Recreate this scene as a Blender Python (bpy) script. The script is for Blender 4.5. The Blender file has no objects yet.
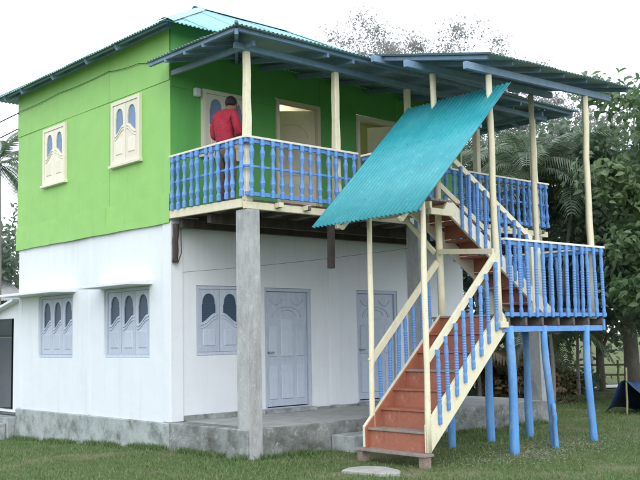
import bpy, bmesh, math, random
import numpy as np
from mathutils import Vector, Matrix, geometry
random.seed(7); rng = np.random.default_rng(11)
SC = bpy.context.scene; COL = SC.collection
R = math.radians

# ------------------------------------------------------------------ camera
CAM = Vector((-7.852, -11.986, 1.6))
yaw, pitch, roll = R(42.24), R(5.87), R(-1.13)
Fw = Vector((math.sin(yaw)*math.cos(pitch), math.cos(yaw)*math.cos(pitch), math.sin(pitch)))
Rt = Vector((math.cos(yaw), -math.sin(yaw), 0)); Up = Rt.cross(Fw)
R2 = Rt*math.cos(roll)+Up*math.sin(roll); U2 = Up*math.cos(roll)-Rt*math.sin(roll)
cd = bpy.data.cameras.new('camera'); cam = bpy.data.objects.new('camera', cd); COL.objects.link(cam)
cam.matrix_world = Matrix(((R2.x, U2.x, -Fw.x, CAM.x), (R2.y, U2.y, -Fw.y, CAM.y), (R2.z, U2.z, -Fw.z, CAM.z), (0, 0, 0, 1)))
cd.sensor_width = 36; cd.lens = 947.1/640*36; cd.clip_end = 2000; cd.clip_start = .1
SC.camera = cam
# ------------------------------------------------------------------ sky, sun, exposure
SUN_EL, SUN_AZ = R(33), R(213)          # azimuth clockwise from +Y
wd = bpy.data.worlds.new('World'); SC.world = wd; wd.use_nodes = True
nt = wd.node_tree; nt.nodes.clear()
out = nt.nodes.new('ShaderNodeOutputWorld'); bg = nt.nodes.new('ShaderNodeBackground')
sky = nt.nodes.new('ShaderNodeTexSky'); sky.sky_type = 'NISHITA'; sky.sun_disc = False
sky.sun_elevation = SUN_EL; sky.sun_rotation = SUN_AZ; sky.air_density = 1.0; sky.dust_density = 3.0
mx = nt.nodes.new('ShaderNodeMix'); mx.data_type = 'RGBA'; mx.inputs[0].default_value = .86
mx.inputs[7].default_value = (9.3, 9.9, 10.8, 1)      # even cloud cover over the blue
nt.links.new(sky.outputs[0], mx.inputs[6]); nt.links.new(mx.outputs[2], bg.inputs[0])
bg.inputs[1].default_value = .115; nt.links.new(bg.outputs[0], out.inputs[0])
sl = bpy.data.lights.new('sun', 'SUN'); sl.energy = .6; sl.angle = R(40); sl.color = (1, .965, .91)
so = bpy.data.objects.new('sun', sl); COL.objects.link(so)
sd = Vector((math.sin(SUN_AZ)*math.cos(SUN_EL), math.cos(SUN_AZ)*math.cos(SUN_EL), math.sin(SUN_EL)))
so.rotation_euler = sd.to_track_quat('Z', 'Y').to_euler(); so.location = (-10, -10, 20)
SC.view_settings.view_transform = 'Standard'; SC.view_settings.look = 'None'
SC.view_settings.exposure = .84; SC.view_settings.gamma = 1
SC.render.engine = 'CYCLES'; SC.render.resolution_x = 1024; SC.render.resolution_y = 768

# ------------------------------------------------------------------ materials
MATS = {}
def mat(name, col, col2=None, scale=6, rough=.7, bump=.0, bscale=40, stain=None, stain_amt=0, stain_scale=2.2,
        stretch=(1, 1, 1), spec=.3, detail=6, thr=(.35, .7), streak=None, streak_amt=.5, streak_thr=(.55, .75), blotch=None, blotch_amt=.5, var=(.92, 1.06), grid=None):
    m = bpy.data.materials.new(name); m.use_nodes = True; n = m.node_tree; n.nodes.clear(); L = n.links.new
    o = n.nodes.new('ShaderNodeOutputMaterial'); b = n.nodes.new('ShaderNodeBsdfPrincipled'); L(b.outputs[0], o.inputs[0])
    b.inputs['Roughness'].default_value = rough; b.inputs['Specular IOR Level'].default_value = spec
    tc = n.nodes.new('ShaderNodeTexCoord'); mp = n.nodes.new('ShaderNodeMapping'); L(tc.outputs['Object'], mp.inputs[0])
    mp.inputs['Scale'].default_value = stretch
    def noise(s, d=6, r=.55):
        t = n.nodes.new('ShaderNodeTexNoise'); t.inputs['Scale'].default_value = s; t.inputs['Detail'].default_value = d
        t.inputs['Roughness'].default_value = r; L(mp.outputs[0], t.inputs[0]); return t
    def ramp(fac, a, b_):
        r = n.nodes.new('ShaderNodeMapRange'); r.inputs[1].default_value = a; r.inputs[2].default_value = b_; L(fac, r.inputs[0]); return r.outputs[0]
    def mix(fac, c1, c2):
        k = n.nodes.new('ShaderNodeMix'); k.data_type = 'RGBA'; L(fac, k.inputs[0])
        for i, c in ((6, c1), (7, c2)):
            if isinstance(c, tuple): k.inputs[i].default_value = (*c, 1)
            else: L(c, k.inputs[i])
        return k.outputs[2]
    col2 = col2 or tuple(c*.8 for c in col)
    c = mix(ramp(noise(scale, detail).outputs[0], .3, .7), col, col2)
    oi = n.nodes.new('ShaderNodeObjectInfo'); hs = n.nodes.new('ShaderNodeHueSaturation')
    rv = n.nodes.new('ShaderNodeMapRange'); rv.inputs[3].default_value = var[0]; rv.inputs[4].default_value = var[1]; L(oi.outputs['Random'], rv.inputs[0])
    L(rv.outputs[0], hs.inputs['Value']); L(c, hs.inputs['Color']); c = hs.outputs[0]
    if stain:
        s = ramp(noise(stain_scale, 10, .7).outputs[0], *thr)
        q = n.nodes.new('ShaderNodeMath'); q.operation = 'MULTIPLY'; q.inputs[1].default_value = stain_amt; L(s, q.inputs[0])
        c = mix(q.outputs[0], c, stain)
    def layer(c, colr, amt, scl, s_, th, rr=.65):
        m2 = n.nodes.new('ShaderNodeMapping'); L(tc.outputs['Object'], m2.inputs[0]); m2.inputs['Scale'].default_value = scl; m2.inputs['Location'].default_value = (3.3, 1.7, 5.1)
        t = n.nodes.new('ShaderNodeTexNoise'); t.inputs['Scale'].default_value = s_; t.inputs['Detail'].default_value = 9; t.inputs['Roughness'].default_value = rr; L(m2.outputs[0], t.inputs[0])
        q = n.nodes.new('ShaderNodeMath'); q.operation = 'MULTIPLY'; q.inputs[1].default_value = amt; L(ramp(t.outputs[0], *th), q.inputs[0]); return mix(q.outputs[0], c, colr)
    if streak: c = layer(c, streak, streak_amt, (5, 5, .28), 1.6, streak_thr)
    if grid:     # woven mesh behind the pane
        for bd in ('X', 'Y', 'Z'):
            w_ = n.nodes.new('ShaderNodeTexWave'); w_.bands_direction = bd; w_.inputs['Scale'].default_value = 11; L(tc.outputs['Object'], w_.inputs[0])
            q = n.nodes.new('ShaderNodeMath'); q.operation = 'MULTIPLY'; q.inputs[1].default_value = .35 if bd != 'Z' else .6; L(ramp(w_.outputs['Fac'], .62, .9), q.inputs[0]); c = mix(q.outputs[0], c, grid)
    if blotch: c = layer(c, blotch, blotch_amt, (1, 1, 1), 9, (.56, .66), .75)
    L(c, b.inputs['Base Color'])
    if bump:
        bp = n.nodes.new('ShaderNodeBump'); bp.inputs['Strength'].default_value = bump; bp.inputs['Distance'].default_value = .02
        L(noise(bscale, 8).outputs[0], bp.inputs['Height']); L(bp.outputs[0], b.inputs['Normal'])
    MATS[name] = m; return m
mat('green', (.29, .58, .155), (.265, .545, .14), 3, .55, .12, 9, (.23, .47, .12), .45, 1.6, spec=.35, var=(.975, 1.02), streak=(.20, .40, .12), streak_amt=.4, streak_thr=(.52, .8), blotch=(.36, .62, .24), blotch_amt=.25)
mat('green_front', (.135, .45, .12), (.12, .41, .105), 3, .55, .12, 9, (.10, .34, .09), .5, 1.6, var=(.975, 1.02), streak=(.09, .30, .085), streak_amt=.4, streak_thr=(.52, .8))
mat('white', (.73, .775, .82), (.70, .745, .795), 2.5, .8, .15, 60, (.60, .63, .65), .35, 1.3, thr=(.5, .8), var=(.99, 1.01), streak=(.50, .53, .53), streak_amt=.38, streak_thr=(.54, .82), blotch=(.62, .65, .66), blotch_amt=.3)
mat('concrete', (.40, .445, .45), (.31, .345, .345), 4, .92, .5, 45, (.10, .115, .10), .8, 3.4, thr=(.46, .68), streak=(.13, .135, .12), streak_amt=.38, streak_thr=(.54, .78), blotch=(.55, .57, .55), blotch_amt=.5)
mat('concrete_old', (.30, .325, .32), (.20, .22, .21), 3, .92, .6, 45, (.07, .075, .065), .85, 3.2, thr=(.43, .64), streak=(.10, .105, .09), streak_amt=.4, blotch=(.52, .55, .55), blotch_amt=.55)
mat('concrete_pillar', (.45, .47, .475), (.33, .345, .35), 7, .92, .6, 50, (.19, .19, .185), .65, 5.0, (1, 1, .35), thr=(.45, .7), blotch=(.58, .60, .60), blotch_amt=.5)
mat('concrete_floor', (.40, .41, .40), (.33, .34, .33), 4, .85, .2, 40, (.2, .2, .19), .5, 2.0)
mat('cream', (.77, .73, .55), (.70, .66, .48), 10, .6, .2, 70, (.42, .38, .27), .55, 7, (1, 1, .5), thr=(.52, .78), blotch=(.45, .40, .29), blotch_amt=.4)
mat('cream_flat', (.78, .75, .63), (.74, .71, .58), 8, .6, .15, 60, (.55, .52, .42), .4, 5, thr=(.55, .8))
mat('blue', (.13, .31, .68), (.10, .26, .60), 14, .5, .3, 80, (.30, .45, .68), .55, 12, thr=(.54, .8), spec=.4, blotch=(.27, .33, .40), blotch_amt=.45)
mat('blue_leg', (.11, .32, .68), (.08, .27, .62), 8, .5, .4, 30, (.32, .44, .60), .75, 4, (1, 1, .4), thr=(.46, .68), spec=.3, streak=(.06, .14, .30), streak_amt=.5, streak_thr=(.52, .7), blotch=(.36, .42, .46), blotch_amt=.55)
mat('slate', (.24, .36, .51), (.18, .28, .41), 8, .65, .3, 40, (.22, .31, .41), .5, 6, thr=(.5, .8))
mat('sheet_under', (.38, .51, .61), (.29, .41, .50), 2.5, .45, .1, 30, (.22, .28, .31), .5, 1.8, spec=.4)
mat('teal', (.03, .32, .37), (.02, .26, .31), 3, .38, .06, 30, (.08, .42, .46), .6, 2.4, thr=(.45, .75), spec=.5, streak=(.05, .22, .25), streak_amt=.4, streak_thr=(.54, .75), blotch=(.18, .46, .48), blotch_amt=.4)
mat('teal_dark', (.10, .21, .24), (.07, .16, .19), 3, .45, .06, 30, (.16, .26, .28), .6, 2.4, spec=.4)
mat('teal_old', (.24, .50, .53), (.18, .43, .47), 2, .4, .06, 30, (.40, .58, .60), .6, 1.6, thr=(.45, .75), spec=.5)
mat('terracotta', (.36, .135, .085), (.29, .105, .065), 7, .6, .25, 45, (.45, .24, .17), .5, 9, thr=(.55, .8), blotch=(.46, .31, .25), blotch_amt=.45, streak=(.22, .08, .055), streak_amt=.4)
mat('tread', (.26, .215, .19), (.19, .16, .145), 12, .75, .3, 60, (.36, .33, .30), .6, 8)
mat('old_wood', (.07, .055, .05), (.045, .037, .034), 12, .9, .6, 50, (.13, .12, .11), .5, 8, (1, 1, .3))
mat('under_wood', (.17, .15, .135), (.10, .09, .08), 8, .9, .4, 40)
mat('lavender', (.50, .565, .675), (.42, .48, .59), 20, .6, .25, 60, (.60, .655, .74), .6, 9, (3, 3, .35), thr=(.45, .75), streak=(.36, .41, .50), streak_amt=.45, blotch=(.64, .68, .74), blotch_amt=.4)
mat('door_cream', (.76, .70, .52), (.70, .64, .47), 10, .55, .2, 50)
mat('door_pale', (.78, .77, .70), (.72, .71, .64), 10, .55, .2, 50)
mat('glass_dark', (.018, .04, .085), (.013, .03, .065), 30, .3, .2, 130, (.03, .055, .10), .8, 90, spec=.3, grid=(.07, .11, .17))
mat('glass_blue', (.13, .23, .43), (.10, .19, .37), 30, .2, .5, 130, (.20, .31, .50), .8, 90, spec=.3, grid=(.25, .35, .5))
tm = bpy.data.materials.new('tube'); tm.use_nodes = True; tb = tm.node_tree.nodes['Principled BSDF']
tb.inputs['Emission Color'].default_value = (1, .93, .78, 1); tb.inputs['Emission Strength'].default_value = 30; MATS['tube'] = tm
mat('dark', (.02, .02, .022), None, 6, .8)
mat('metal', (.35, .35, .36), None, 20, .4, spec=.6)
mat('bark', (.16, .14, .115), (.09, .08, .065), 9, .95, .8, 25, (.28, .27, .24), .5, 5, (1, 1, .4))
mat('bark_pale', (.33, .31, .28), (.2, .19, .17), 9, .95, .6, 25, (.12, .11, .1), .5, 5, (1, 1, .4))
mat('tarp', (.018, .042, .12), (.014, .034, .09), 5, .45, .4, 12, (.06, .11, .25), .6, 4, spec=.5)
mat('red_knit', (.42, .035, .065), (.30, .02, .042), 9, .85, 1.0, 16)
mat('khaki', (.20, .145, .105), (.14, .10, .075), 10, .9, .9, 16)
mat('skin', (.27, .15, .095), (.24, .13, .08), 8, .55, spec=.4)
mat('hair', (.012, .010, .010), (.02, .017, .015), 40, .55, .5, 90)
mat('shoe', (.05, .04, .035), None, 8, .6)
mat('brick', (.27, .20, .16), (.2, .16, .13), 14, .95, .6, 50, (.35, .33, .30), .6, 10)
mat('stone', (.42, .42, .40), (.34, .34, .32), 9, .95, .5, 40, (.2, .2, .17), .5, 7)
mat('tin_grey', (.42, .44, .46), (.34, .36, .38), 4, .4, .1, 20, (.3, .22, .16), .4, 3, spec=.5)
mat('pale_bank', (.62, .62, .62), (.5, .5, .49), 1.5, .9, .3, 6)
mat('wire', (.015, .015, .017), None, 6, .5)
mat('bamboo', (.30, .28, .15), (.22, .21, .11), 10, .7, .3, 30)
mat('soil_earth', (.13, .105, .075), (.09, .075, .05), 3, .95, .5, 20)

def leaf_mat(name, dark, light, trans=.35, rough=.5):
    m = bpy.data.materials.new(name); m.use_nodes = True; n = m.node_tree; n.nodes.clear(); L = n.links.new
    o = n.nodes.new('ShaderNodeOutputMaterial'); b = n.nodes.new('ShaderNodeBsdfPrincipled'); t = n.nodes.new('ShaderNodeBsdfTranslucent')
    at = n.nodes.new('ShaderNodeAttribute'); at.attribute_name = 'rnd'
    k = n.nodes.new('ShaderNodeMix'); k.data_type = 'RGBA'; L(at.outputs['Fac'], k.inputs[0])
    k.inputs[6].default_value = (*dark, 1); k.inputs[7].default_value = (*light, 1)
    L(k.outputs[2], b.inputs['Base Color']); L(k.outputs[2], t.inputs[0])
    b.inputs['Roughness'].default_value = rough; b.inputs['Specular IOR Level'].default_value = .75
    x = n.nodes.new('ShaderNodeMixShader'); x.inputs[0].default_value = trans
    L(b.outputs[0], x.inputs[1]); L(t.outputs[0], x.inputs[2]); L(x.outputs[0], o.inputs[0]); MATS[name] = m
leaf_mat('leaf_broad', (.08, .145, .085), (.23, .31, .19), .52, .26)
leaf_mat('leaf_bright', (.10, .185, .085), (.26, .36, .18), .52, .26)
leaf_mat('leaf_dark', (.085, .135, .095), (.21, .275, .19), .5, .28)
leaf_mat('leaf_fine', (.24, .24, .225), (.40, .40, .38), .4)
leaf_mat('leaf_palm', (.08, .135, .08), (.21, .27, .17), .4, .32)
leaf_mat('leaf_dry', (.11, .08, .035), (.20, .15, .07), .3)
leaf_mat('grass', (.065, .13, .04), (.17, .255, .085), .3, .6)
leaf_mat('clipping', (.17, .20, .13), (.34, .36, .29), .2, .7)

# ------------------------------------------------------------------ helpers
ORG = {}
def org(o): return ORG.get(o.name, Vector((0, 0, 0))) if o else Vector((0, 0, 0))
def tag(o, label=None, cat=None, group=None, kind=None):
    for k, v in (('label', label), ('category', cat), ('group', group), ('kind', kind)):
        if v: o[k] = v
    return o
def link(o, parent=None, loc=(0, 0, 0)):
    COL.objects.link(o); o.parent = parent; o.location = Vector(loc)-org(parent); ORG[o.name] = Vector(loc); return o
def empty(name, loc=(0, 0, 0), parent=None):
    o = bpy.data.objects.new(name, None); o.empty_display_size = .2; return link(o, parent, loc)
def mesh(name, vs, fs, mats='concrete', parent=None, loc=(0, 0, 0), smooth=False, midx=None):
    me = bpy.data.meshes.new(name); me.from_pydata([tuple(v) for v in vs], [], fs)
    for m in ([mats] if isinstance(mats, str) else mats): me.materials.append(MATS[m])
    if midx is not None: me.polygons.foreach_set('material_index', midx)
    if smooth: me.polygons.foreach_set('use_smooth', [True]*len(me.polygons))
    me.update(); return link(bpy.data.objects.new(name, me), parent, loc)
def inst(name, me, parent, loc, rot=(0, 0, 0), sc=1):
    o = bpy.data.objects.new(name, me); link(o, parent, loc); o.rotation_euler = rot
    o.scale = (sc, sc, sc) if not isinstance(sc, tuple) else sc; return o
class MB:
    def __init__(s): s.v = []; s.f = []
    def add(s, v, f):
        k = len(s.v); s.v += [Vector(x) for x in v]; s.f += [tuple(i+k for i in q) for q in f]; return s
    def hexa(s, c, ch=.0):   # c: 8 corners (4 bottom ccw, 4 top ccw)
        return s.add(c, [(3, 2, 1, 0), (4, 5, 6, 7), (0, 1, 5, 4), (1, 2, 6, 5), (2, 3, 7, 6), (3, 0, 4, 7)])
    def box(s, a, b):
        x0, y0, z0 = a; x1, y1, z1 = b
        return s.hexa([(x0, y0, z0), (x1, y0, z0), (x1, y1, z0), (x0, y1, z0), (x0, y0, z1), (x1, y0, z1), (x1, y1, z1), (x0, y1, z1)])
    def beam(s, a, b, w, h, up=(0, 0, 1)):
        a, b = Vector(a), Vector(b); d = (b-a).normalized(); u = Vector(up)
        sd_ = d.cross(u)
        if sd_.length < 1e-4: sd_ = d.cross(Vector((1, 0, 0)))
        sd_.normalize(); u = sd_.cross(d); p = sd_*w/2; q = u*h/2
        return s.hexa([a-p-q, a+p-q, b+p-q, b-p-q, a-p+q, a+p+q, b+p+q, b-p+q])
    def tube(s, pts, rad, n=8):
        pts = [Vector(p) for p in pts]; rings = []; ref = Vector((1, .13, .07))
        for i, p in enumerate(pts):
            d = (pts[min(i+1, len(pts)-1)]-pts[max(i-1, 0)]).normalized()
            a = d.cross(ref)
            if a.length < .05: a = d.cross(Vector((0, 1, 0)))
            a.normalize(); b = d.cross(a); r = rad[i] if hasattr(rad, '__len__') else rad
            rings.append([p+a*r*math.cos(6.28319*k/n)+b*r*math.sin(6.28319*k/n) for k in range(n)])
        v = [x for r_ in rings for x in r_]; f = []
        for i in range(len(pts)-1):
            for k in range(n): f.append((i*n+k, i*n+(k+1) % n, (i+1)*n+(k+1) % n, (i+1)*n+k))
        f.append(tuple(reversed(range(n)))); f.append(tuple(range((len(pts)-1)*n, len(pts)*n)))
        return s.add(v, f)
    def build(s, name, m, parent=None, loc=(0, 0, 0), bevel=0, smooth=False):
        bm = bmesh.new(); vs = [bm.verts.new(v-Vector(loc)) for v in s.v]
        for q in s.f: bm.faces.new([vs[i] for i in q])
        bmesh.ops.recalc_face_normals(bm, faces=bm.faces)
        if bevel: bmesh.ops.bevel(bm, geom=[e for e in bm.edges], offset=bevel, segments=1, affect='EDGES', clamp_overlap=True)
        me = bpy.data.meshes.new(name); bm.to_mesh(me); bm.free(); me.materials.append(MATS[m])
        if smooth: me.polygons.foreach_set('use_smooth', [True]*len(me.polygons))
        return link(bpy.data.objects.new(name, me), parent, loc)
def box(name, a, b, m, parent=None, bevel=.004):
    c = ((a[0]+b[0])/2, (a[1]+b[1])/2, min(a[2], b[2])); return MB().box(a, b).build(name, m, parent, c, bevel)
def beam(name, a, b, w, h, m, parent=None, up=(0, 0, 1), bevel=.004):
    return MB().beam(a, b, w, h, up).build(name, m, parent, a, bevel)
def pole(name, a, b, r0, r1, m, parent, n=10, wob=.012, seg=7):
    a, b = Vector(a), Vector(b); pts = []; rr = []
    for i in range(seg+1):
        t = i/seg; w = wob*math.sin(math.pi*t)
        pts.append(a.lerp(b, t)+Vector((random.uniform(-w, w), random.uniform(-w, w), 0))); rr.append((r0+(r1-r0)*t)*random.uniform(.95, 1.06))
    return MB().tube(pts, rr, n).build(name, m, parent, a, 0, True)

# flat board with holes on a wall: frame (O,U,V,N): point = O+u*U+v*V, N outward
def board(name, fr, outer, holes, depth, m, parent, proud=0.0):
    O, U, V, N = fr
    P = lambda u, v, w: O+U*u+V*v+N*w
    loops = [outer]+holes
    tri = geometry.tessellate_polygon([[Vector((u, v, 0)) for u, v in l] for l in loops])
    flat = [p for l in loops for p in l]; n = len(flat)
    vs = [P(u, v, proud) for u, v in flat]+[P(u, v, proud-depth) for u, v in flat]
    fs = [tuple(t) for t in tri]+[tuple(i+n for i in reversed(t)) for t in tri]
    k = 0
    for l in loops:
        for i in range(len(l)):
            a, b = k+i, k+(i+1) % len(l); fs.append((a, b, b+n, a+n))
        k += len(l)
    mb = MB(); mb.v = vs; mb.f = fs
    return mb.build(name, m, parent, P(flat[0][0], flat[0][1], 0))
def rect(u0, v0, u1, v1): return [(u0, v0), (u1, v0), (u1, v1), (u0, v1)]
def fbox(name, fr, u0, v0, u1, v1, w0, w1, m, parent, bevel=.004):
    O, U, V, N = fr; P = lambda u, v, w: O+U*u+V*v+N*w
    return MB().hexa([P(u0, v0, w0), P(u1, v0, w0), P(u1, v1, w0), P(u0, v1, w0), P(u0, v0, w1), P(u1, v0, w1), P(u1, v1, w1), P(u0, v1, w1)]).build(name, m, parent, P(u0, v0, w0), bevel)
def ribbon(fr, pts, w, r):      # raised bead along (u,v) points
    O, U, V, N = fr; return MB().tube([O+U*u+V*v+N*w for u, v in pts], r, 6)
LEFT = (Vector((0, 0, 0)), Vector((0, -1, 0)), Vector((0, 0, 1)), Vector((-1, 0, 0)))   # u=-Y
FRONT = (Vector((0, 0, 0)), Vector((1, 0, 0)), Vector((0, 0, 1)), Vector((0, -1, 0)))   # u=X

# corrugated sheets over a plane: O corner, U across, V down slope (unit), each sheet its own piece
def corrugated(parent, O, U, V, width, vr, top, name='roofing_sheet', sw=.76, pitch=.076, amp=.012, jag=.02, under='sheet_under'):
    O, U, V = Vector(O), Vector(U).normalized(), Vector(V).normalized(); N = U.cross(V).normalized()
    if N.z < 0: N = -N
    k = 0; u0 = 0
    while u0 < width-.02:
        u1 = min(u0+sw+pitch*.6, width); j = random.uniform(-jag, jag); lift = .0035 if k % 2 else 0; tl = random.uniform(-.004, .006)
        n = max(2, int((u1-u0)/pitch*6)); vs = []; ok = []
        for i in range(n+1):
            u = u0+(u1-u0)*i/n; a, b = vr(u)
            if b-a < .01: b = a+.01
            h = amp*math.cos(2*math.pi*u/pitch)+lift
            pts = []
            for t in (0, .5, 1):
                v = a+(b+j-a)*t; sag = -tl*math.sin(math.pi*t)
                pts.append(O+U*u+V*v+N*(h+sag+(lift and .002)))
            vs += pts+[p-N*.003 for p in pts]
        fs = []; mi = []
        for i in range(n):
            A, B = i*6, (i+1)*6
            for q in range(2):
                fs.append((A+q, A+q+1, B+q+1, B+q)); mi.append(0)
                fs.append((A+3+q, B+3+q, B+4+q, A+4+q)); mi.append(1)
            fs.append((A+2, A+5, B+5, B+2)); mi.append(0); fs.append((A, B, B+3, A+3)); mi.append(1)
        E_ = n*6
        for q in range(2): fs += [(q, q+3, q+4, q+1), (E_+q, E_+q+1, E_+q+4, E_+q+3)]; mi += [0, 0]
        loc = vs[0].copy()
        mesh(name, [v-loc for v in vs], fs, [top, under], parent, loc, True, mi)
        u0 += sw; k += 1

# ------------------------------------------------------------------ ground
def gz(x, y):
    return -.035*np.clip(y, 0, 7)+.02*np.sin(x*.9+.4)*np.cos(y*.8)*np.clip((abs(x-3)+abs(y+1))/10, 0, 1)
def axis(c, a, b):
    near = np.arange(a, b+.01, .4); far1 = a-np.geomspace(1, 700, 18)[::-1]; far2 = b+np.geomspace(1, 700, 18)
    return np.concatenate([far1, near, far2])
gx, gy = axis(0, -12, 24), axis(0, -14, 22)
XX, YY = np.meshgrid(gx, gy, indexing='ij'); ZZ = gz(XX, YY)
gv = np.stack([XX, YY, ZZ], -1).reshape(-1, 3); ny = len(gy)
gf = [(i*ny+j, (i+1)*ny+j, (i+1)*ny+j+1, i*ny+j+1) for i in range(len(gx)-1) for j in range(ny-1)]
def ground_mat():
    m = bpy.data.materials.new('lawn'); m.use_nodes = True; n = m.node_tree; L = n.links.new; b = n.nodes['Principled BSDF']
    b.inputs['Roughness'].default_value = .95; b.inputs['Specular IOR Level'].default_value = .1
    tc = n.nodes.new('ShaderNodeTexCoord')
    def ns(s, d=8, r=.6):
        t = n.nodes.new('ShaderNodeTexNoise'); t.inputs['Scale'].default_value = s; t.inputs['Detail'].default_value = d; t.inputs['Roughness'].default_value = r
        L(tc.outputs['Object'], t.inputs[0]); return t
    def mixr(t, a, b_, c1, c2):
        r = n.nodes.new('ShaderNodeMapRange'); r.inputs[1].default_value = a; r.inputs[2].default_value = b_; L(t.outputs[0], r.inputs[0])
        k = n.nodes.new('ShaderNodeMix'); k.data_type = 'RGBA'; L(r.outputs[0], k.inputs[0])
        for i, c in ((6, c1), (7, c2)):
            if isinstance(c, tuple): k.inputs[i].default_value = (*c, 1)
            else: L(c, k.inputs[i])
        return k.outputs[2]
    c = mixr(ns(14), .35, .65, (.07, .11, .035), (.13, .165, .065))
    c = mixr(ns(.9, 6), .48, .66, c, (.22, .20, .125))
    c = mixr(ns(5, 9), .58, .75, c, (.16, .14, .085))
    L(c, b.inputs['Base Color'])
    bp = n.nodes.new('ShaderNodeBump'); bp.inputs['Strength'].default_value = .8; bp.inputs['Distance'].default_value = .03
    L(ns(60).outputs[0], bp.inputs['Height']); L(bp.outputs[0], b.inputs['Normal']); MATS['lawn'] = m
ground_mat()
tag(mesh('ground', gv, gf, 'lawn', None, smooth=True), kind='structure')

# ------------------------------------------------------------------ house
HW, HL, D = 6.83, 5.2, 1.88      # width, length, veranda depth
ZP, ZB, ZF = .395, 3.36, 3.50    # plinth top, underside of balcony beams, balcony floor
house = tag(empty('two_storey_house'), 'two storey house with green upper walls, white ground floor and blue railed balcony', 'house')
# plinth
mb = MB().box((-.035, -.001, -.5), (HW+.1, HL+.03, ZP-.012)); mb.build('plinth', 'concrete', house, (0, 0, 0), .012)
mb = MB().box((-.05, -D-.005, -.4), (HW+.12, -.002, ZP)); mb.build('veranda_slab', 'concrete_old', house, (0, 0, 0), .012)
box('veranda_floor', (.24, -D+.03, ZP+.0005), (HW+.05, -.03, ZP+.006), 'concrete_floor', house, 0)
# ground floor walls
lw = board('lower_wall', LEFT, rect(-HL, ZP-.01, -.0, ZB+.08), [rect(-4.38, 1.33, -3.06, 2.44), rect(-1.99, 1.34, -.59, 2.45)], .16, 'white', house)
fw = board('lower_wall', FRONT, rect(.165, ZP+.008, HW, ZB+.1), [rect(.46, 1.36, 1.38, 2.43), rect(1.79, ZP+.07, 2.8, 2.42), rect(3.87, ZP+.07, 4.92, 2.42)], .16, 'white', house)
box('lower_wall', (HW-.16, .17, ZP-.01), (HW+.002, HL-.01, ZB+.08), 'white', house)
box('lower_wall', (.17, HL-.16, ZP-.01), (HW-.17, HL+.001, ZB+.08), 'white', house)
fbox('wall_footing', FRONT, .22, ZP+.002, 1.77, ZP+.085, -.1, .02, 'concrete', house)
fbox('wall_footing', FRONT, 2.82, ZP+.002, 3.85, ZP+.05, -.1, .012, 'concrete', house)
fbox('wall_footing', FRONT, 4.94, ZP+.002, HW, ZP+.06, -.1, .014, 'concrete', house)
box('corner_pilaster', (-.022, -.03, ZP+.003), (.2, .19, ZB+.02), 'white', house, .006)
fbox('pilaster', FRONT, 3.2, ZP+.06, 3.42, ZB+.05, -.02, .022, 'white', house)
fbox('pilaster', FRONT, 5.2, ZP+.07, 5.42, ZB+.05, -.02, .022, 'white', house)
fbox('pilaster', LEFT, -2.52, ZP+.002, -2.4, ZB+.03, -.02, .006, 'white', house)
fbox('pilaster', LEFT, -HL+.003, ZP+.002, -HL+.17, ZB+.03, -.02, .006, 'white', house)
# upper walls: painted sheets, each lapping the next
def wavy(parent, fr, u0, v0, u1, v1, w, m, amp=.006, curl=0, name='wall_sheet'):
    O, U, V, N = fr; nu, nv = max(4, int((u1-u0)/.16)), max(4, int((v1-v0)/.16)); vs = []; ph = random.random()*9
    for lay in (0, -.01):
        for i in range(nu+1):
            for j in range(nv+1):
                u = u0+(u1-u0)*i/nu; v = v0+(v1-v0)*j/nv
                e = math.sin(math.pi*i/nu)*math.sin(math.pi*j/nv)
                h = amp*(math.sin(u*2.7+ph)*math.cos(v*1.9+ph*2)+.5*math.sin(u*5.1+v*3.3+ph))*(.3+.7*e)
                c = curl*(1-j/nv)**2*(.5+.5*math.sin(u*3.1+ph))
                jj = .005*math.sin(u*4+ph) if (j == 0 and curl) else 0
                vs.append(O+U*u+V*(v+jj)+N*(w+h+c+lay))
    k = (nu+1)*(nv+1); fs = []
    for i in range(nu):
        for j in range(nv):
            a = i*(nv+1)+j; q = (a, a+nv+1, a+nv+2, a+1); fs.append(q); fs.append(tuple(x+k for x in reversed(q)))
    per = [i*(nv+1) for i in range(nu+1)]+[nu*(nv+1)+j for j in range(1, nv+1)]+[i*(nv+1)+nv for i in range(nu-1, -1, -1)]+[j for j in range(nv-1, 0, -1)]
    for i in range(len(per)):
        a, b = per[i], per[(i+1) % len(per)]; fs.append((b, a, a+k, b+k))
    loc = vs[0].copy(); return mesh(name, [x-loc for x in vs], fs, m, parent, loc, False)
uw = empty('upper_wall', (0, 0, 0), house)
box('room_floor', (.05, .03, ZF-.04), (HW-.05, HL-.05, ZF), 'under_wood', uw, 0)
box('room_ceiling', (.05, .03, 6.02), (HW-.05, HL-.05, 6.06), 'cream_flat', uw, 0)
box('partition', (.05, 1.75, ZF+.001), (HW-.05, 1.81, 6.015), 'door_cream', uw, 0)
box('partition', (3.42, .06, ZF+.001), (3.48, 1.74, 6.015), 'door_pale', uw, 0)
MB().tube([(2.5, 1.70, 5.72), (3.3, 1.70, 5.72)], .02, 8).build('tube_light', 'tube', uw, (2.5, 1.7, 5.72), 0, True)
MB().tube([(4.2, 1.70, 5.72), (5.0, 1.70, 5.72)], .02, 8).build('tube_light', 'tube', uw, (4.2, 1.7, 5.72), 0, True)
for a, b, k in ((-5.27, -3.42, 0), (-3.45, -1.78, 1), (-1.82, .02, 0)):
    wavy(uw, LEFT, a, 3.72, b, 5.62, .018+.006*k, 'green'); wavy(uw, LEFT, a, 5.56, b, 6.52, .03+.004*k, 'green', .005)
for a, b, k in ((-5.27, -3.9, 0), (-3.92, -1.86, 1), (-1.88, .022, 0)):
    wavy(uw, LEFT, a, ZB-.0, b, 3.80, .04+.007*k, 'green', .005, .012)
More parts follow.
